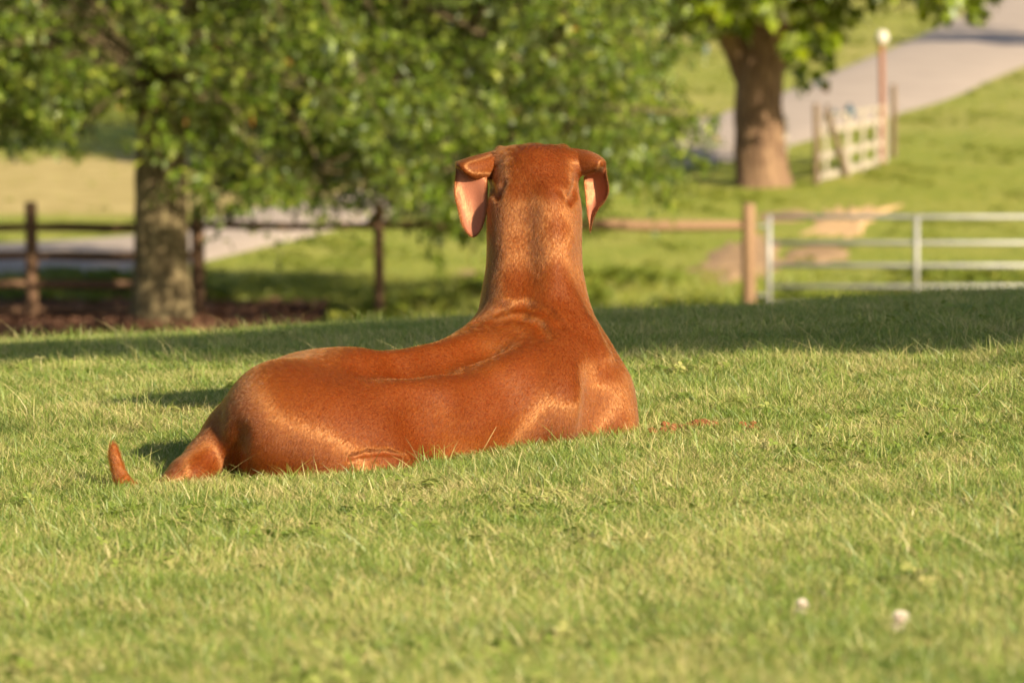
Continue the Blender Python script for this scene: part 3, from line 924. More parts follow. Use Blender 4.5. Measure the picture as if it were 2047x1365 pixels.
    # shoulders and upper arms
    chain([(1085, 700, 10.21, 78), (1125, 755, 10.19, 80), (1162, 800, 10.18, 72), (1196, 868, 10.165, 63)], 0.08)
    chain([(1104, 660, 10.26, 58), (1142, 725, 10.25, 60), (1186, 800, 10.20, 56), (1216, 872, 10.15, 50)], 0.05)
    chain([(1215, 885, 10.10, 34), (1224, 864, 10.38, 24), (1222, 850, 10.52, 21), (1220, 838, 10.62, 26)], 0.02)
    chain([(1010, 720, 10.38, 70), (985, 780, 10.42, 62), (985, 840, 10.42, 40), (1000, 832, 10.6, 23), (1004, 818, 10.80, 26)], 0.04)
    ell(1100, 780, 10.42, 90, 90, 105, 0.05)
    # skull, muzzle
    ell(1067, 358, 10.345, 86, 84, 66, 0.02)
    ell(1030, 325, 10.375, 48, 75, 36, 0.015)
    ell(1106, 324, 10.375, 46, 75, 36, 0.015)
    chain([(1066, 345, 10.50, 62), (1070, 365, 10.58, 46), (1073, 385, 10.68, 34), (1074, 392, 10.73, 29)], 0.02)
    ell(1075, 385, 10.755, 16, 12, 12, 0.006)
    # brow bosses beyond the eyes, eyes
    ell(1000, 303, 10.40, 17, 20, 15, 0.008)
    ell(1125, 300, 10.40, 18, 20, 16, 0.008)
    # ear roots
    chain([(1040, 335, 10.36, 34), (998, 331, 10.355, 26), (968, 333, 10.35, 20)], 0.02)
    chain([(1095, 333, 10.36, 34), (1136, 329, 10.355, 26), (1160, 328, 10.35, 20)], 0.02)
    # tail: thick root to the ground, then a raised tip
    chain([(520, 850, 9.85, 76), (470, 880, 9.82, 66), (418, 922, 9.78, 48), (376, 956, 9.73, 41), (335, 994, 9.70, 34), (295, 998, 9.68, 24),
           (262, 988, 9.66, 20), (246, 962, 9.65, 19)], 0.025)
    chain([(245, 965, 9.65, 19.5), (235, 935, 9.66, 16.5), (228, 908, 9.67, 15.0), (227, 893, 9.67, 12.0), (227, 862, 9.67, 4.2)], 0.006)

    # --- relief seen on the back
    carve([(780, 745, 50, .002), (860, 735, 64, .013), (930, 717, 74, .020), (988, 692, 76, .023)], 0.028, 0.012, (-0.40, -0.35, 0.80))
    ridge([(780, 785, 28), (870, 768, 28), (945, 748, 26), (1004, 726, 26), (1044, 700, 24)], 0.05, -0.006)
    # blade ridge behind the shoulder, hollow in front of it
    pass
    ridge([(1108, 655, 26), (1126, 700, 30), (1138, 750, 32), (1142, 800, 32), (1138, 870, 30)], 0.06, -0.007)
    carve([(1186, 770, 30, -.009), (1192, 830, 32, -.006), (1188, 880, 32, -.006)], 0.06, 0.005)
    ridge([(1150, 600, 16), (1178, 650, 16), (1204, 700, 16)], 0.03, 0.001)
    # hollow between haunch and ribs, high on the flank
    carve([(840, 850, 50), (860, 900, 50)], 0.06, 0.001)
    # groove down the nape
    carve([(1052, 380, 22), (1050, 460, 24), (1052, 540, 24), (1050, 590, 24)], 0.05, -0.007)
    ridge([(1112, 395, 30), (1120, 480, 30), (1120, 560, 30)], 0.03, 0.001)
    # between tail root and haunch
    carve([(458, 960, 10), (464, 920, 12), (474, 870, 14)], 0.03, 0.003)
    D += 0.0030
    # soften: two passes of a separable blur
    for _ in range(3):
        for a in range(3):
            D0 = D
            sl0 = [slice(None)] * 3; sl1 = [slice(None)] * 3; sl2 = [slice(None)] * 3
            sl0[a] = slice(0, -2); sl1[a] = slice(1, -1); sl2[a] = slice(2, None)
            tmp = 0.25 * D[tuple(sl0)] + 0.5 * D[tuple(sl1)] + 0.25 * D[tuple(sl2)]
            D[tuple(sl1)] = tmp

    # skin folds at the base of the neck
    carve([(958, 640, 9), (1000, 618, 11), (1050, 610, 11), (1095, 624, 10), (1122, 650, 9)], 0.014, 0.0032)
    carve([(990, 640, 9), (1040, 633, 10), (1076, 645, 10), (1092, 672, 9)], 0.014, 0.0030)
    # knee fold
    carve([(700, 915, 3), (735, 906, 4), (775, 904, 4), (812, 912, 4), (835, 930, 4)], 0.007, 0.005)
    # jowl and cheek edges
    carve([(979, 360, 6), (984, 378, 7), (996, 392, 5), (1006, 368, 6)], 0.012, 0.0025)
    carve([(1150, 360, 6), (1147, 384, 6), (1138, 398, 6), (1122, 380, 6)], 0.012, 0.0025)
    # --- surface nets
    ins = D < 0
    c = np.zeros(np.array(D.shape) - 1, np.uint8)
    for dx in (0, 1):
        for dy in (0, 1):
            for dz in (0, 1):
                c += ins[dx:n[0] - 1 + dx, dy:n[1] - 1 + dy, dz:n[2] - 1 + dz].astype(np.uint8)
    act = (c > 0) & (c < 8)
    idx = np.full(act.shape, -1, np.int64)
    cells = np.argwhere(act)
    idx[act] = np.arange(len(cells))
    acc = np.zeros((len(cells), 3)); cnt = np.zeros(len(cells))
    corners = [(i, j, k) for i in (0, 1) for j in (0, 1) for k in (0, 1)]
    vals = {q: D[cells[:, 0] + q[0], cells[:, 1] + q[1], cells[:, 2] + q[2]] for q in corners}
    for q in corners:
        for a in range(3):
            if q[a] == 0:
                r = list(q); r[a] = 1; r = tuple(r)
                v0, v1 = vals[q], vals[r]
                cr = (v0 < 0) != (v1 < 0)
                t = np.where(cr, v0 / np.where(cr, v0 - v1, 1), 0)
                p = np.tile(np.array(q, float), (len(cells), 1)); p[:, a] += t
                acc += p * cr[:, None]; cnt += cr
    V = lo + vox * (cells + acc / cnt[:, None])
    quads = []
    for a in range(3):
        b_, c_ = (a + 1) % 3, (a + 2) % 3
        s0 = [slice(1, -1)] * 3; s0[a] = slice(0, -1)
        s1 = [slice(1, -1)] * 3; s1[a] = slice(1, None)
        A = ins[tuple(s0)]; B = ins[tuple(s1)]
        e = np.argwhere(A != B)
        off = np.array([1, 1, 1]); off[a] = 0
        e = e + off
        flip = A[A != B]
        def cell(db, dc):
            q = e.copy(); q[:, b_] -= db; q[:, c_] -= dc
            return idx[q[:, 0], q[:, 1], q[:, 2]]
        Q = np.stack([cell(1, 1), cell(0, 1), cell(0, 0), cell(1, 0)], 1)
        Q[~flip] = Q[~flip][:, ::-1]
        quads.append(Q)
    Q = np.concatenate(quads)
    Q = Q[(Q >= 0).all(1)]

    # --- ears: thin folded flaps, swept as a closed sheet
    def ear(rows, thick):
        """rows: list of polylines (px,py,Y) across the flap; lofted with thickness"""
        m = len(rows[0])
        G = np.array([[W(*p) for p in r] for r in rows])
        # refine by Catmull-Rom in both directions
        def refine(G, s):
            out = []
            k = len(G)
            for i in range(k - 1):
                p0, p1, p2, p3 = G[max(i - 1, 0)], G[i], G[i + 1], G[min(i + 2, k - 1)]
                for t in np.arange(0, 1, 1 / s):
                    out.append(0.5 * (2 * p1 + (p2 - p0) * t + (2 * p0 - 5 * p1 + 4 * p2 - p3) * t * t + (3 * p1 - p0 - 3 * p2 + p3) * t ** 3))
            out.append(G[-1])
            return np.array(out)
        G = refine(G, 5)
        G = refine(G.transpose(1, 0, 2), 5).transpose(1, 0, 2)
        du = np.gradient(G, axis=0); dv = np.gradient(G, axis=1)
        N = np.cross(du, dv); N /= np.linalg.norm(N, axis=2, keepdims=True) + 1e-12
        a_, b_ = G.shape[:2]
        u = np.linspace(0, 1, a_)[:, None]; v = np.linspace(0, 1, b_)[None]
        edge = np.minimum(np.minimum(v, 1 - v) * 6, (1 - u) * 8)
        th = thick * np.sqrt(np.clip(edge, 0.04, 1))[..., None]
        front = G + N * th * 0.5; back = G - N * th * 0.5
        VV = np.concatenate([front.reshape(-1, 3), back.reshape(-1, 3)])
        FF = []
        K = a_ * b_
        for i in range(a_ - 1):
            for j in range(b_ - 1):
                p = i * b_ + j
                FF.append((p, p + 1, p + b_ + 1, p + b_))
                FF.append((K + p, K + p + b_, K + p + b_ + 1, K + p + 1))
        rim = [i * b_ for i in range(a_)] + [(a_ - 1) * b_ + j for j in range(1, b_)] + \
              [i * b_ + b_ - 1 for i in range(a_ - 2, -1, -1)] + [j for j in range(b_ - 2, 0, -1)]
        for s, t in zip(rim, rim[1:] + rim[:1]):
            FF.append((s, K + s, K + t, t))
        return VV, np.array(FF), a_, b_
    s = 10.36
    # left ear: rolls out from the skull, folds over and hangs with its inside showing
    L = ear([
        [(1000, 300, s + .01), (1002, 318, s - .012), (1003, 340, s - .016), (1004, 362, s - .010)],
        [(975, 305, s), (974, 320, s - .040), (974, 342, s - .050), (978, 359, s - .034)],
        [(945, 313, s - .004), (942, 324, s - .058), (944, 345, s - .068), (953, 360, s - .050)],
        [(921, 321, s - .010), (921, 329, s - .062), (929, 344, s - .070), (941, 355, s - .052)],
        [(913, 327, s - .028), (916, 333, s - .056), (932, 343, s - .060), (954, 352, s - .046)],
        [(911, 345, s - .040), (928, 349, s - .046), (951, 352, s - .050), (973, 354, s - .046)],
        [(908, 385, s - .052), (926, 386, s - .046), (951, 386, s - .044), (975, 384, s - .054)],
        [(915, 418, s - .056), (929, 420, s - .047), (953, 420, s - .046), (974, 418, s - .058)],
        [(922, 446, s - .058), (934, 449, s - .050), (953, 450, s - .050), (967, 446, s - .060)],
        [(932, 464, s - .058), (939, 466, s - .054), (950, 467, s - .055), (959, 464, s - .060)],
        [(941, 473, s - .058), (944, 474, s - .057), (947, 474, s - .057), (950, 473, s - .058)]], 0.0042)
    Rr = ear([
        [(1138, 296, s + .012), (1136, 314, s - .012), (1136, 338, s - .014), (1137, 360, s - .006)],
        [(1160, 299, s + .004), (1160, 316, s - .024), (1161, 336, s - .026), (1163, 352, s - .012)],
        [(1180, 303, s), (1180, 316, s - .032), (1181, 334, s - .034), (1177, 346, s - .016)],
        [(1200, 313, s), (1198, 322, s - .034), (1195, 334, s - .034), (1184, 344, s - .014)],
        [(1210, 324, s + .004), (1206, 330, s - .022), (1197, 338, s - .018), (1174, 348, s - .002)],
        [(1212, 346, s - .002), (1201, 350, s + .012), (1186, 352, s + .022), (1167, 354, s + .016)],
        [(1217, 378, s - .006), (1204, 382, s + .016), (1188, 384, s + .024), (1169, 384, s + .012)],
        [(1210, 400, s - .004), (1199, 404, s + .014), (1186, 408, s + .020), (1172, 412, s + .010)],
        [(1196, 417, s - .002), (1190, 422, s + .010), (1182, 426, s + .012), (1174, 430, s + .006)],
        [(1186, 438, s), (1183, 440, s + .006), (1180, 444, s + .006), (1177, 446, s + .004)],
        [(1181, 462, s), (1180.5, 463, s + .001), (1180, 463, s + .001), (1179, 462, s + .002)]], 0.0042)
    pink = [np.zeros(len(V))]
    faces = [Q]; verts = [V]; base = len(V)
    for (VV, FF, a_, b_), sgn in ((L, 1), (Rr, 1)):
        K = a_ * b_
        u = np.repeat(np.linspace(0, 1, a_), b_); v = np.tile(np.linspace(0, 1, b_), a_)
        inner = sstep(0.40, 0.50, u) * (1 - sstep(0.86, 1.0, u)) * sstep(0.06, 0.22, v) * (1 - sstep(0.86, 0.97, v))
        # the inside is whichever sheet faces the camera on the hanging half
        fy = VV[:K][u > 0.6][:, 1].mean(); by = VV[K:][u > 0.6][:, 1].mean()
        pk = np.zeros(2 * K)
        if fy < by: pk[:K] = inner
        else: pk[K:] = inner
        pink.append(pk)
        verts.append(VV); faces.append(FF + base); base += len(VV)
    V = np.concatenate(verts); Q = np.concatenate(faces); pink = np.concatenate(pink)

    # orientation: make sure normals point out
    me = np_mesh('body', V, Q, None, True)
    nrm = np.zeros(len(me.vertices) * 3, np.float32); me.vertices.foreach_get('normal', nrm); nrm = nrm.reshape(-1, 3)
    g = grad(V[:3000])
    if (g * nrm[:3000]).sum() < 0:
        me.flip_normals()
    at = me.attributes.new('pink', 'FLOAT', 'POINT'); at.data.foreach_set('value', pink.astype(np.float32))
    return me, V, Q, pink, grad

DOG_ME, DOG_V, DOG_Q, DOG_PINK, DOG_GRAD = build_dog()
def lay(P):
    N = len(P)
    # lay of the coat: control points (px, py, Y) and world directions
    ctl = [((1067, 300, 10.3), (0, -0.3, -1)), ((1067, 360, 10.25), (0, 0, -1)), ((1067, 450, 10.2), (0, 0, -1)), ((1067, 560, 10.2), (0, -0.3, -1)),
           ((985, 500, 10.25), (0, 0, -1)), ((1150, 500, 10.25), (0, 0, -1)), ((1150, 600, 10.25), (0.3, -0.1, -1)),
           ((1010, 640, 10.2), (-0.8, -0.6, -0.5)), ((1000, 680, 10.15), (-1, -0.8, -0.2)), ((850, 730, 10.0), (-1, -0.8, -0.1)),
           ((700, 750, 9.9), (-1, -0.8, -0.1)), ((560, 780, 9.8), (-0.8, -0.7, -0.6)), ((600, 720, 9.9), (-1, -0.3, -0.3)),
           ((900, 800, 9.95), (-1, -0.7, -0.55)), ((1000, 760, 10.05), (-0.9, -0.7, -0.6)), ((1080, 820, 10.05), (-0.7, -0.4, -0.8)),
           ((1150, 760, 10.1), (-0.1, 0, -1)), ((1220, 780, 10.1), (0.25, 0.1, -1)), ((1200, 860, 10.05), (0.1, 0, -1)),
           ((800, 860, 9.85), (-0.9, -0.5, -0.75)), ((700, 850, 9.75), (-0.8, -0.3, -0.9)), ((600, 880, 9.7), (-0.5, -0.1, -1)),
           ((750, 930, 9.65), (-1, 0, -0.3)), ((500, 860, 9.75), (-0.6, 0, -0.9)), ((420, 900, 9.75), (-0.8, -0.2, -0.6)), ((350, 950, 9.7), (-0.9, -0.2, -0.4)),
           ((245, 960, 9.65), (-0.5, 0, 0.9)), ((228, 900, 9.66), (-0.05, 0, 1)),
           ((945, 330, 10.33), (-1, 0, -0.1)), ((940, 420, 10.36), (0, 0, -1)), ((1185, 325, 10.33), (1, 0, -0.1)), ((1192, 400, 10.36), (0, 0, -1))]
    cp = np.array([W(*c[0]) for c in ctl]); cd = np.array([c[1] for c in ctl], float)
    cd /= np.linalg.norm(cd, axis=1, keepdims=True)
    D = np.zeros((N, 3)); Wt = np.zeros(N)
    for p, d in zip(cp, cd):
        w_ = 1.0 / (((P - p) ** 2).sum(1) + 0.0035) ** 2
        D += w_[:, None] * d
        Wt += w_
    D /= Wt[:, None]
    return D

ANISO_ROT = 0.0
SHEEN = 0.058
def dog_material():
    t = NT('short_rust_coat')
    geo = t.n('NewGeometry')
    pos = geo.outputs['Position']
    mp = t.n('Mapping'); t.t.links.new(pos, mp.inputs['Vector']); mp.inputs['Scale'].default_value = (1, 1, 0.45)
    fine = t.noise(420, 2, mp.outputs[0], 0.6)
    blot = t.noise(9, 3, pos)
    c1 = t.ramp(blot, [(0.3, (0.078, 0.0135, 0.001)), (0.7, (0.105, 0.020, 0.001))])
    c2 = t.mix(t.maprange(fine, 0.35, 0.7, 0, 0.4), c1, (0.26, 0.075, 0.008))
    at = t.n('Attribute', attribute_name='pink')
    col = t.mix(at.outputs['Fac'], c2, (0.27, 0.095, 0.055))
    sh = t.principled(col, 0.62, t.bump(fine, 0.2, 0.0015), Specular_IOR_Level=0.15)
    # the hairs lie along 'lay' with lifted tips: their sheen follows a normal tipped against the lay
    la = t.n('Attribute', attribute_name='lay')
    def vm(op, a, b=None, sc=None):
        nd = t.n('VectorMath'); nd.operation = op
        t.t.links.new(a, nd.inputs[0])
        if b is not None: t.t.links.new(b, nd.inputs[1])
        if sc is not None: nd.inputs['Scale'].default_value = sc
        return nd.outputs[0]
    jit = t.n('TexNoise'); jit.inputs['Scale'].default_value = 380; t.t.links.new(mp.outputs[0], jit.inputs['Vector'])
    jv = vm('SCALE', vm('SUBTRACT', jit.outputs['Color'], vm('SCALE', vm('NORMALIZE', jit.outputs['Color']), sc=0.87)), sc=0.35)
    nn = vm('NORMALIZE', vm('ADD', vm('SUBTRACT', geo.outputs['Normal'], vm('SCALE', la.outputs['Vector'], sc=0.17)), jv))
    g = t.n('BsdfAnisotropic'); g.distribution = 'GGX'
    g.inputs['Roughness'].default_value = 0.50; g.inputs['Anisotropy'].default_value = 0.6
    g.inputs['Rotation'].default_value = ANISO_ROT
    t.t.links.new(nn, g.inputs['Normal']); t.t.links.new(la.outputs['Vector'], g.inputs['Tangent'])
    g.inputs['Color'].default_value = (1.0, 0.58, 0.27, 1)
    mx = t.n('MixShader'); t.t.links.new(t.math('MULTIPLY', t.maprange(fine, 0.3, 0.7, 0.5, 1.4), SHEEN), mx.inputs[0])
    t.t.links.new(sh, mx.inputs[1]); t.t.links.new(g.outputs[0], mx.inputs[2])
    return t.finish(mx.outputs[0])
DOG_MAT = dog_material()
DOG_ME.materials.append(DOG_MAT)
_lay = lay(DOG_V)
_n = np.zeros(len(DOG_V) * 3, np.float32); DOG_ME.vertices.foreach_get('normal', _n); _n = _n.reshape(-1, 3)
_lay = _lay - _n * (_lay * _n).sum(1, keepdims=True); _lay /= np.linalg.norm(_lay, axis=1, keepdims=True) + 1e-9
_at = DOG_ME.attributes.new('lay', 'FLOAT_VECTOR', 'POINT'); _at.data.foreach_set('vector', _lay.astype(np.float32).ravel())
dog = empty('dog', (-0.1, 10.0, float(ground_z(-0.1, 10.0))))
tag(dog, 'rust-coloured short-haired dog lying on the lawn, seen from behind with head raised', 'dog')
body = link(bpy.data.objects.new('body', DOG_ME), dog)
body.matrix_parent_inverse = dog.matrix_world.inverted()
body.location = -dog.location
body.matrix_parent_inverse = Matrix.Identity(4)

def face_parts():
    t = NT('dark_eye'); em = t.finish(t.principled((0.03, 0.015, 0.008), 0.08))
    t = NT('dark_nose'); nm = t.finish(t.principled((0.05, 0.02, 0.015), 0.35))
    for name, c, r, m, sq in (('eye', W(1026, 338, 10.495), .0105, em, 1), ('eye', W(1108, 337, 10.495), .0105, em, 1), ('nose', W(1075, 386, 10.775), .017, nm, .8)):
        bm = bmesh.new(); bmesh.ops.create_uvsphere(bm, u_segments=16, v_segments=12, radius=r)
        for v in bm.verts: v.co.z *= sq
        me = bpy.data.meshes.new(name); bm.to_mesh(me); bm.free(); me.shade_smooth(); me.materials.append(m)
        o = link(bpy.data.objects.new(name, me), dog); o.location = Vector(tuple(map(float, c))) - dog.location
face_parts()

def fur():
    V = DOG_V; Q = DOG_Q
    T = np.concatenate([Q[:, [0, 1, 2]], Q[:, [0, 2, 3]]])
    A, B, C = V[T[:, 0]], V[T[:, 1]], V[T[:, 2]]
    cr = np.cross(B - A, C - A); area = np.linalg.norm(cr, axis=1) * 0.5
    nrm = np.zeros(len(V) * 3, np.float32)
    DOG_ME.vertices.foreach_get('normal', nrm)
    nrm = nrm.reshape(-1, 3)
    N = 420000
    w = area.copy()
    fn = nrm[T[:, 0]]
    w[(fn[:, 1] > 0.35)] *= 0.35          # the far side gets fewer hairs
    cent = (A + B + C) / 3
    w[cent[:, 2] < ground_z(cent[:, 0], cent[:, 1]) - 0.005] = 0
    r = np.random.default_rng(3)
    ti = r.choice(len(T), N, p=w / w.sum())
    u, v = r.random(N), r.random(N)
    f = u + v > 1; u[f] = 1 - u[f]; v[f] = 1 - v[f]
    P = A[ti] + (B[ti] - A[ti]) * u[:, None] + (C[ti] - A[ti]) * v[:, None]
    n = nrm[T[ti, 0]] * (1 - u - v)[:, None] + nrm[T[ti, 1]] * u[:, None] + nrm[T[ti, 2]] * v[:, None]
    n /= np.linalg.norm(n, axis=1, keepdims=True) + 1e-9
    pk = DOG_PINK[T[ti, 0]]
    keep = (pk < 0.3) | (r.random(N) < 0.12)
    P, n, pk = P[keep], n[keep], pk[keep]; N = len(P)
    D = lay(P)
    # small-scale disorder: tufting by smooth pseudo-noise plus jitter
    def wob(P, f, s):
        return np.stack([np.sin(P[:, 0] * f + s + 2.1 * np.sin(P[:, 2] * f * 0.7 + s)) ,
                         np.sin(P[:, 1] * f + 1.7 * s + 1.9 * np.sin(P[:, 0] * f * 0.8)),
                         np.sin(P[:, 2] * f + 0.6 * s + 2.3 * np.sin(P[:, 1] * f * 0.9))], 1)
    D = D + 0.09 * wob(P, 260.0, 1.0) + 0.07 * wob(P, 610.0, 2.0) + r.normal(0, 0.09, (N, 3))
    D = D - n * (D * n).sum(1, keepdims=True)
    D /= np.linalg.norm(D, axis=1, keepdims=True) + 1e-9
    lift = 0.16 + 0.16 * r.random(N)
    L = r.uniform(0.0045, 0.0085, N)
    L *= np.where(pk > 0.3, 0.5, 1.0)
    tip_zone = P[:, 0] < W(262, 950, 9.66)[0]
    L = np.where(tip_zone, L * 1.6, L)
    d1 = D + n * (lift + 0.25)[:, None]; d1 /= np.linalg.norm(d1, axis=1, keepdims=True)
    d2 = D + n * (lift * 1.15)[:, None]; d2 /= np.linalg.norm(d2, axis=1, keepdims=True)
    p0 = P - n * 0.0006
    p1 = p0 + d1 * (L * 0.4)[:, None]
    p2 = p1 + d2 * (L * 0.6)[:, None]
    pts = np.stack([p0, p1, p2], 1).astype(np.float32)
    hc = bpy.data.hair_curves.new('coat')
    hc.add_curves([3] * N)
    hc.points.foreach_set('position', pts.ravel())
    rad = hc.attributes.get('radius') or hc.attributes.new('radius', 'FLOAT', 'POINT')
    rr = np.tile(np.array([0.00010, 0.00009, 0.00002], np.float32), N)
    rad.data.foreach_set('value', rr)
    tone = hc.attributes.new('tone', 'FLOAT', 'CURVE')
    cl = wob(P, 1700.0, 0.4).mean(1) * 0.9 + wob(P, 620.0, 1.9).mean(1) * 0.35
    tone.data.foreach_set('value', np.clip(0.5 * r.random(N) + 0.25 + 0.20 * cl, 0, 1).astype(np.float32))
    t = NT('rust_hair')
    at = t.n('Attribute', attribute_name='tone')
    col = t.ramp(at.outputs['Fac'], [(0.0, (0.085, 0.013, 0.0006)), (0.65, (0.18, 0.032, 0.001)), (1.0, (0.45, 0.14, 0.015))])
    h = t.n('BsdfHairPrincipled')
    h.parametrization = 'COLOR'
    t.t.links.new(col, h.inputs['Color'])
    h.inputs['Roughness'].default_value = 0.26
    h.inputs['IOR'].default_value = 1.45
    h.inputs['Radial Roughness'].default_value = 0.5
    h.inputs['Random Roughness'].default_value = 0.3
    hc.materials.append(t.finish(h.outputs[0]))
    o = link(bpy.data.objects.new('coat', hc), dog)
    o.location = -dog.location
    tag(o, kind='stuff')
fur()
# ================================================================ lawn grass (instanced tufts) and weeds
def blade_material(name, green, lush, straw, trans):
    t = NT(name)
    at = t.n('Attribute', attribute_name='tone')
    oi = t.n('ObjectInfo')
    geo = t.n('NewGeometry')
    patch_ = t.noise(1.7, 4, geo.outputs['Position'], 0.6)
    tone = t.math('ADD', at.outputs['Fac'], t.math('MULTIPLY', t.math('SUBTRACT', oi.outputs['Random'], 0.5), 0.25))
    tone = t.math('ADD', tone, t.math('MULTIPLY', t.math('SUBTRACT', patch_, 0.5), 1.1))
    tone = t.math('ADD', tone, t.math('MULTIPLY', t.math('SUBTRACT', t.noise(9.0, 3, geo.outputs['Position'], 0.6), 0.5), 0.8), True)
    col = t.ramp(tone, [(0.0, lush), (0.42, green), (0.68, tuple(0.5 * (a + b) for a, b in zip(green, straw))), (0.92, straw)])
    d = t.n('BsdfDiffuse'); t.t.links.new(col, d.inputs['Color'])
    tr = t.n('BsdfTranslucent'); t.t.links.new(t.mix(0.35, col, trans), tr.inputs['Color'])
    m1 = t.n('MixShader'); m1.inputs[0].default_value = 0.33
    t.t.links.new(d.outputs[0], m1.inputs[1]); t.t.links.new(tr.outputs[0], m1.inputs[2])
    g = t.n('BsdfGlossy'); g.inputs['Roughness'].default_value = 0.5
    m2 = t.n('MixShader'); m2.inputs[0].default_value = 0.05
    t.t.links.new(m1.outputs[0], m2.inputs[1]); t.t.links.new(g.outputs[0], m2.inputs[2])
    return t.finish(m2.outputs[0])
BLADE = blade_material('lawn_blades', (0.205, 0.268, 0.036), (0.105, 0.175, 0.022), (0.56, 0.46, 0.20), (0.33, 0.42, 0.03))
WEED = blade_material('pasture_weeds', (0.215, 0.26, 0.030), (0.10, 0.145, 0.016), (0.42, 0.38, 0.08), (0.40, 0.44, 0.02))

def tuft_mesh(name, n, rad, hmin, hmax, wid, seed, tone_mu, mat, segs=3, lean=0.55, flop=0.0):
    r = np.random.default_rng(seed)
    V, F, T = [], [], []
    for _ in range(n):
        a = r.uniform(0, 6.283); q = rad * math.sqrt(r.random())
        x, y = q * math.cos(a), q * math.sin(a)
        th = r.uniform(0, 6.283); h = r.uniform(hmin, hmax); l = abs(r.normal(0, lean)) * h + flop * h
        dx, dy = math.cos(th), math.sin(th)
        ph = r.uniform(0, 6.283); sx, sy = math.cos(ph), math.sin(ph)
        w = wid * r.uniform(0.6, 1.3); k = len(V)
        tone = float(np.clip(r.normal(tone_mu, 0.22), 0, 1))
        for s in range(segs):
            u = s / segs
            hh = h * (u - 0.18 * flop * u * u); off = l * u * u; ww = w * (1 - u * 0.75)
            V += [(x + dx * off - sx * ww, y + dy * off - sy * ww, hh), (x + dx * off + sx * ww, y + dy * off + sy * ww, hh)]
        V.append((x + dx * l, y + dy * l, h * (1 - 0.18 * flop)))
        for s in range(segs - 1):
            F.append((k + 2 * s, k + 2 * s + 1, k + 2 * s + 3)); F.append((k + 2 * s, k + 2 * s + 3, k + 2 * s + 2)); T += [tone, tone]
        F.append((k + 2 * segs - 2, k + 2 * segs - 1, k + 2 * segs)); T.append(tone)
    me = np_mesh(name, V, F, mat)
    at = me.attributes.new('tone', 'FLOAT', 'FACE'); at.data.foreach_set('value', np.array(T, np.float32))
    return me

def leafy_mesh(name, n, rad, h, size, seed, tone_mu, mat, three=True):
    """low broad-leaved plant: clover-like leaflets on short stems"""
    r = np.random.default_rng(seed); V, F, T = [], [], []
    for _ in range(n):
        a = r.uniform(0, 6.283); q = rad * math.sqrt(r.random()); z = h * r.uniform(0.45, 1.1)
        c = np.array([q * math.cos(a), q * math.sin(a), z]); nrm = np.array([r.normal(0, .45), r.normal(0, .45), 1.0]); nrm /= np.linalg.norm(nrm)
        e1 = np.cross(nrm, (0.3, 1, 0)); e1 /= np.linalg.norm(e1); e2 = np.cross(nrm, e1)
        tone = float(np.clip(r.normal(tone_mu, .12), 0, 1)); b0 = r.uniform(0, 6.28)
        for m in range(3 if three else 2):
            b = b0 + m * (2.094 if three else 3.14); d = e1 * math.cos(b) + e2 * math.sin(b); s = np.cross(nrm, d); k = len(V); L = size * r.uniform(.8, 1.2)
            V += [c, c + d * L * .45 + s * L * .38 + nrm * L * .08, c + d * L * .95 + s * L * .25, c + d * L, c + d * L * .95 - s * L * .25, c + d * L * .45 - s * L * .38 + nrm * L * .08]
            F += [(k, k + 1, k + 2), (k, k + 2, k + 3), (k, k + 3, k + 4), (k, k + 4, k + 5)]; T += [tone] * 4
        k = len(V); V += [(c[0] * .6 - .0006, c[1] * .6, 0), (c[0] * .6 + .0006, c[1] * .6, 0), c]; F.append((k, k + 1, k + 2)); T.append(tone)
    me = np_mesh(name, V, F, mat)
    at = me.attributes.new('tone', 'FLOAT', 'FACE'); at.data.foreach_set('value', np.array(T, np.float32))
    return me

def scatter(name, protos, P, rot, scale, idx, label):
    pc = bpy.data.collections.new(name + '_kinds')
    for k, me in enumerate(protos):
        pc.objects.link(bpy.data.objects.new('%s_kind_%02d' % (name, k), me))
    me = bpy.data.meshes.new(name); me.vertices.add(len(P)); me.vertices.foreach_set('co', np.asarray(P, np.float32).ravel())
    for nm, typ, arr in (('rot', 'FLOAT_VECTOR', rot), ('sc', 'FLOAT_VECTOR', scale), ('pick', 'INT', idx)):
        at = me.attributes.new(nm, typ, 'POINT')
        at.data.foreach_set('vector' if typ == 'FLOAT_VECTOR' else 'value', np.asarray(arr, np.float32 if typ != 'INT' else np.int32).ravel())
    ng = bpy.data.node_groups.new(name + '_scatter', 'GeometryNodeTree')
    ng.interface.new_socket('Geometry', in_out='INPUT', socket_type='NodeSocketGeometry')
    ng.interface.new_socket('Geometry', in_out='OUTPUT', socket_type='NodeSocketGeometry')
    N = ng.nodes; Lk = ng.links
    gi, go = N.new('NodeGroupInput'), N.new('NodeGroupOutput')
    ci = N.new('GeometryNodeCollectionInfo'); ci.inputs['Collection'].default_value = pc
    ci.inputs['Separate Children'].default_value = True; ci.inputs['Reset Children'].default_value = True
    ip = N.new('GeometryNodeInstanceOnPoints'); ip.inputs['Pick Instance'].default_value = True
    Lk.new(gi.outputs[0], ip.inputs['Points']); Lk.new(ci.outputs[0], ip.inputs['Instance'])
    for nm, typ, sock in (('rot', 'FLOAT_VECTOR', 'Rotation'), ('sc', 'FLOAT_VECTOR', 'Scale'), ('pick', 'INT', 'Instance Index')):
        a = N.new('GeometryNodeInputNamedAttribute'); a.data_type = typ; a.inputs['Name'].default_value = nm
        Lk.new(a.outputs['Attribute'], ip.inputs[sock])
    Lk.new(ip.outputs[0], go.inputs[0])
    o = link(bpy.data.objects.new(name, me))
    o.modifiers.new('scatter', 'NODES').node_group = ng
    tag(o, label, kind='stuff')
    return o

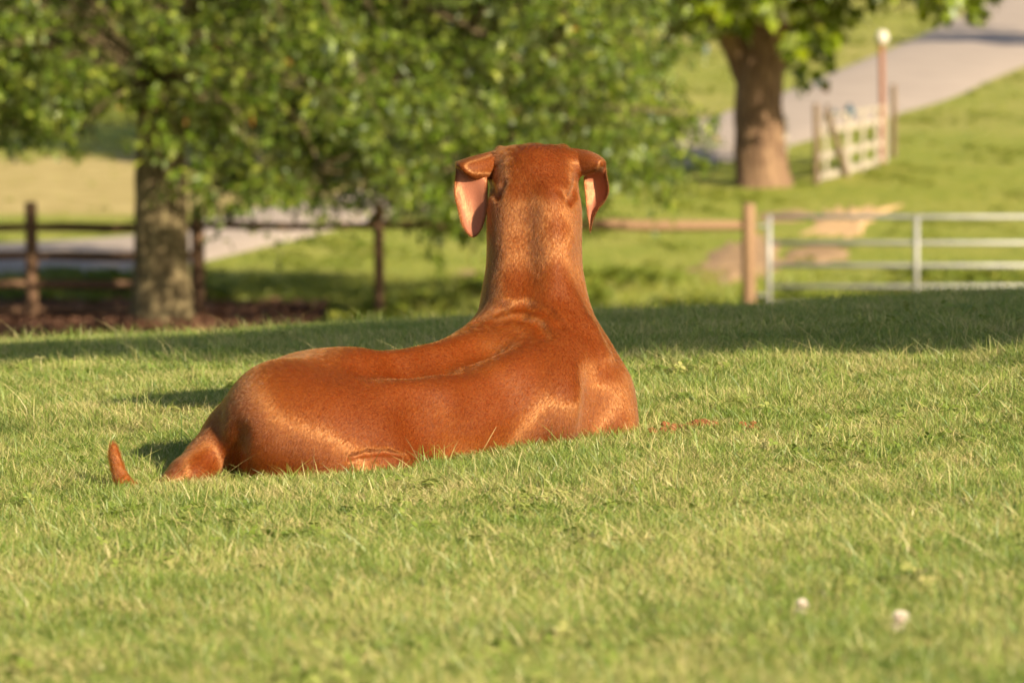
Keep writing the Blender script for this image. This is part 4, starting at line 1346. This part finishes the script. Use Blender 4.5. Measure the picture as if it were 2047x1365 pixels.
def lawn():
    r = np.random.default_rng(99)
    protos = [tuft_mesh('tuft', 36, .032, .012, .030, .0009, 1, .38, BLADE), tuft_mesh('tuft', 36, .032, .012, .032, .0009, 2, .46, BLADE),
              tuft_mesh('tuft', 32, .032, .014, .035, .0010, 3, .34, BLADE, lean=.8), tuft_mesh('tuft', 36, .034, .010, .026, .0009, 4, .80, BLADE, lean=.9, flop=.4),
              tuft_mesh('tuft', 32, .030, .015, .038, .0010, 5, .30, BLADE), tuft_mesh('tuft', 32, .032, .010, .024, .0010, 6, .62, BLADE, lean=1.0, flop=.3),
              tuft_mesh('tuft', 12, .026, .026, .062, .0012, 7, .42, BLADE, segs=4, lean=.45), tuft_mesh('tuft', 5, .030, .035, .085, .0009, 8, .80, BLADE, segs=4, lean=.5),
              leafy_mesh('tuft', 12, .034, .022, .009, 9, .42, BLADE), leafy_mesh('tuft', 8, .036, .022, .013, 10, .52, BLADE)]
    # area seen plus a margin to each side
    y0, y1 = 5.0, 19.5
    N = 165000
    Y = y0 + (y1 - y0) * r.random(N * 2) ** 1.15
    half = 0.092 * Y + 0.85
    X = r.uniform(-1, 1, N * 2) * 2.6
    k = np.abs(X) < half; X, Y = X[k][:N], Y[k][:N]
    print('tufts', len(X))
    # keep the clay heap open
    cx, cy = CLAY_AT[:2]
    keep = ((X - cx) / .060) ** 2 + ((Y - cy) / .05) ** 2 > r.uniform(0.2, 1.6, len(X)); X, Y = X[keep], Y[keep]
    wide = len(X)
    ex = r.uniform(-6.5, 6.5, 60000); ey = r.uniform(3.5, 27.0, 60000)
    inn = (ey > y0) & (ey < y1) & (np.abs(ex) < np.minimum(0.092 * ey + 0.82, 2.58))
    X = np.concatenate([X, ex[~inn]]); Y = np.concatenate([Y, ey[~inn]])
    big = np.where(np.arange(len(X)) >= wide, 1.7, 1.0)
    Z = ground_z(X, Y) - 0.002
    n = len(X)
    nz = np.sin(X * 5.3 + 1.7 * np.sin(Y * 2.9)) * np.sin(Y * 4.1 + 1.3 * np.sin(X * 3.7)) + 0.5 * np.sin(X * 13 + Y * 9) * np.sin(Y * 11 - X * 7)
    clov = np.sin(X * 3.1 + 2.0) * np.sin(Y * 2.3 + 0.5) + 0.4 * np.sin(X * 9 + Y * 7)
    p = r.random(n)
    idx = np.select([p < .17, p < .34, p < .48, p < .60, p < .74, p < .86, p < .882, p < .890, p < .99], [0, 1, 2, 3, 4, 5, 6, 7, 3], 8)
    idx = np.where((idx == 8) & (clov < 0.1), 1, idx)
    idx = np.where((clov > .3) & (r.random(n) < .022), r.integers(8, 10, n), idx)
    sc = (0.80 + 0.22 * nz.clip(-1, 1) + r.uniform(-.15, .2, n))
    under = np.zeros(n, bool)
    scale = np.stack([1.1 * big, 1.1 * big, sc * np.where(big > 1, .8, 1)], 1)
    rot = np.stack([r.normal(0, .12, n), r.normal(0, .12, n), r.uniform(0, 6.283, n)], 1)
    # the dog's weight presses the grass below the trunk down
    ax0, ax1 = W(560, 940, 9.85)[:2], W(1120, 880, 10.25)[:2]
    d = ax1 - ax0; tt = np.clip(((X - ax0[0]) * d[0] + (Y - ax0[1]) * d[1]) / (d @ d), 0, 1)
    dist = np.hypot(X - ax0[0] - tt * d[0], Y - ax0[1] - tt * d[1])
    m = dist < 0.085
    X, Y, Z, rot, scale, idx = X[~m], Y[~m], Z[~m], rot[~m], scale[~m], idx[~m]
    scatter('lawn_grass', protos, np.stack([X, Y, Z], 1), rot, scale, idx, 'short mown lawn grass with clover and dry blades around the dog')

def pasture():
    r = np.random.default_rng(41)
    protos = [tuft_mesh('weed', 40, .16, .05, .16, .006, 11, .45, WEED), tuft_mesh('weed', 40, .16, .06, .20, .006, 12, .60, WEED, lean=.8),
              tuft_mesh('weed', 34, .14, .08, .26, .007, 13, .35, WEED), leafy_mesh('weed', 26, .17, .14, .05, 14, .40, WEED), leafy_mesh('weed', 30, .20, .20, .06, 15, .38, WEED),
              tuft_mesh('weed', 36, .16, .04, .12, .006, 16, .85, WEED, lean=.9)]
    N = 46000
    Y = 40 + 112 * r.random(N) ** 1.25; X = r.uniform(-1, 1, N) * (0.098 * Y + 2.0)
    # not on the road, the dirt or the mulch
    L = np.array([hit(*a)[:2] for a, b in road_px]); U = np.array([hit(b[0], b[1], y1=700)[:2] for a, b in road_px])
    lo_ = np.interp(X, L[:, 0], L[:, 1]); up_ = np.interp(X, U[:, 0], U[:, 1])
    on = (Y > lo_ + .05) & (Y < up_ - .05)
    # the road also climbs away to the right: test in plan with the polygon
    poly = np.concatenate([L, U[::-1]])
    inside = np.zeros(N, bool); j = len(poly) - 1
    for i in range(len(poly)):
        xi, yi = poly[i]; xj, yj = poly[j]
        c = ((yi > Y) != (yj > Y)) & (X < (xj - xi) * (Y - yi) / (yj - yi + 1e-12) + xi)
        inside ^= c; j = i
    bare = np.zeros(N, bool)
    for o in bpy.data.objects:
        if o.name.startswith(('dirt_track', 'clay_patch')):
            co = np.zeros(len(o.data.vertices) * 3); o.data.vertices.foreach_get('co', co); co = co.reshape(-1, 3)
            c0 = co[0][:2]; rx = np.abs(co[:, 0] - c0[0]).max(); ry = np.abs(co[:, 1] - c0[1]).max()
            e = ((X - c0[0]) / rx) ** 2 + ((Y - c0[1]) / ry) ** 2
            bare |= (e < r.uniform(.2, 1.15, N)) & (r.random(N) < .9)
    mul = (X < -1.9) & (Y > 57.7) & (Y < 62.3) & (r.random(N) < .97)
    dryf = (Y > hit(130, 432)[1]) & (Y < hit(130, 322)[1]) & (X < -2) & (r.random(N) < .9)
    k = ~(inside | bare | mul | dryf)
    X, Y = X[k], Y[k]; n = len(X)
    Z = ground_z(X, Y) - .01
    lush = np.sin(X * 1.3 + 1) * np.sin(Y * .7 + .4) + .5 * np.sin(X * 3.1 + Y * 1.9)
    idx = np.where(lush > .45, r.integers(3, 5, n), r.choice([0, 1, 2, 0, 1, 5], n))
    ditch = np.exp(-((Y - 62.0) / 3.0) ** 2) * (X > -1.7)
    sc = r.uniform(.45, 1.0, n) * (1 + .35 * ditch * (lush > 0)) * np.where((Y > 66) , .38, 1)
    rot = np.stack([np.zeros(n), np.zeros(n), r.uniform(0, 6.28, n)], 1)
    scatter('pasture_grass', protos, np.stack([X, Y, Z], 1), rot, np.stack([sc * 1.1, sc * 1.1, sc], 1), idx, 'rough yellow-green grass and weeds beyond the fence')

# red clay heap the dog has dug, right of its elbow
CLAY_AT = hit(1400, 862, 8.5, 12)
def clay():
    r = np.random.default_rng(2)
    m = soil('red_clay', (0.30, 0.10, 0.04), (0.45, 0.18, 0.08), 60)
    def clod(c, s):
        bm = bmesh.new(); bmesh.ops.create_icosphere(bm, subdivisions=2, radius=s)
        for v in bm.verts: v.co = Vector((v.co.x, v.co.y, v.co.z * .7)) * float(1 + r.normal(0, .13)) + Vector(tuple(map(float, c)))
        out = [tuple(v.co) for v in bm.verts], [tuple(x.index for x in f.verts) for f in bm.faces]; bm.free(); return out
    V, F = [], []
    for _ in range(150):
        a = r.uniform(0, 6.28); q = abs(r.normal(0, .5)); x = CLAY_AT[0] + .055 * q * math.cos(a); y = CLAY_AT[1] + .04 * q * math.sin(a)
        v, f = clod((x, y, float(ground_z(x, y)) + .026 * math.exp(-q * q) - .010), r.uniform(.003, .009)); k = len(V); V += v; F += [tuple(i + k for i in g) for g in f]
    for px, py in ((1335, 858), (1345, 862), (1300, 868), (1320, 868), (1340, 868), (1484, 858), (1512, 858), (1488, 862)):
        p = hit(px, py + 8, 8.5, 12)
        for _ in range(4):
            v, f = clod(p + r.normal(0, .006, 3) + (0, 0, .012), r.uniform(.004, .009)); k = len(V); V += v; F += [tuple(i + k for i in g) for g in f]
    o = mesh_obj('clay_heap', V, F, m); tag(o, 'small heap of crumbled red clay in the grass right of the dog', kind='stuff')
clay()
lawn()
pasture()

# ---- single things in the lawn: clover flowers, tall stems, a seed stalk
def flower(px, py, s, label, group):
    b = hit(px, py + 22, 4.5, 12); r = np.random.default_rng(px)
    root = empty('clover_flower', b); tag(root, label, 'flower', group)
    V, F = [], []
    H = .022
    for k in range(70):
        ph = math.acos(1 - 2 * (k + .5) / 70 * .85); th = k * 2.399
        d = np.array([math.sin(ph) * math.cos(th), math.sin(ph) * math.sin(th), math.cos(ph)])
        a = np.cross(d, (.2, .1, 1)); a /= np.linalg.norm(a) + 1e-9
        i = len(V); c = np.array([0, 0, H])
        V += [c + d * s * .25 - a * s * .06, c + d * s * .25 + a * s * .06, c + d * s * r.uniform(.85, 1.1) + a * s * .13, c + d * s * r.uniform(.85, 1.1) - a * s * .13]
        F.append((i, i + 1, i + 2, i + 3))
    t = NT('clover_petals'); mesh_obj('petals', V, F, t.finish(t.principled((0.78, 0.68, 0.60), .7)), root)
    v, f = tube([(0, 0, -.002, .001), (.001, 0, .01, .001), (0, 0, H, .001)], 6); mesh_obj('stem', v, f, BLADE, root, True)
flower(1798, 1262, .0150, 'larger white clover flower low in the grass at lower right', None)
flower(1602, 1230, .0110, 'smaller white clover flower left of the larger one', None)

def stalk(px0, py0, px1, py1, w, label, tone, yo=0.0):
    b = hit(px0, py0 + 12, 7.0, 14); Y = b[1]
    tp = W(px1, py1, Y - .02); m = (b + tp) / 2 + (0.002, 0, .002)
    t = NT('stalk_colour'); mat = t.finish(t.principled(tone, .6))
    V, F = tube([(*b, w), (*m, w * .8), (*tp, w * .25)], 5)
    o = mesh_obj('grass_stem', [np.array(v) - b for v in V], F, mat, None, True); o.location = tuple(b); tag(o, label, 'grass stem')
stalk(362, 885, 361, 820, .0011, 'single tall upright green stem behind the tail', (0.06, 0.13, 0.02))
stalk(948, 915, 992, 853, .0010, 'tan stalk leaning right against the dog flank', (0.42, 0.30, 0.12))
stalk(1933, 800, 1982, 757, .0009, 'pale dry stem leaning right near the right edge', (0.55, 0.45, 0.24))
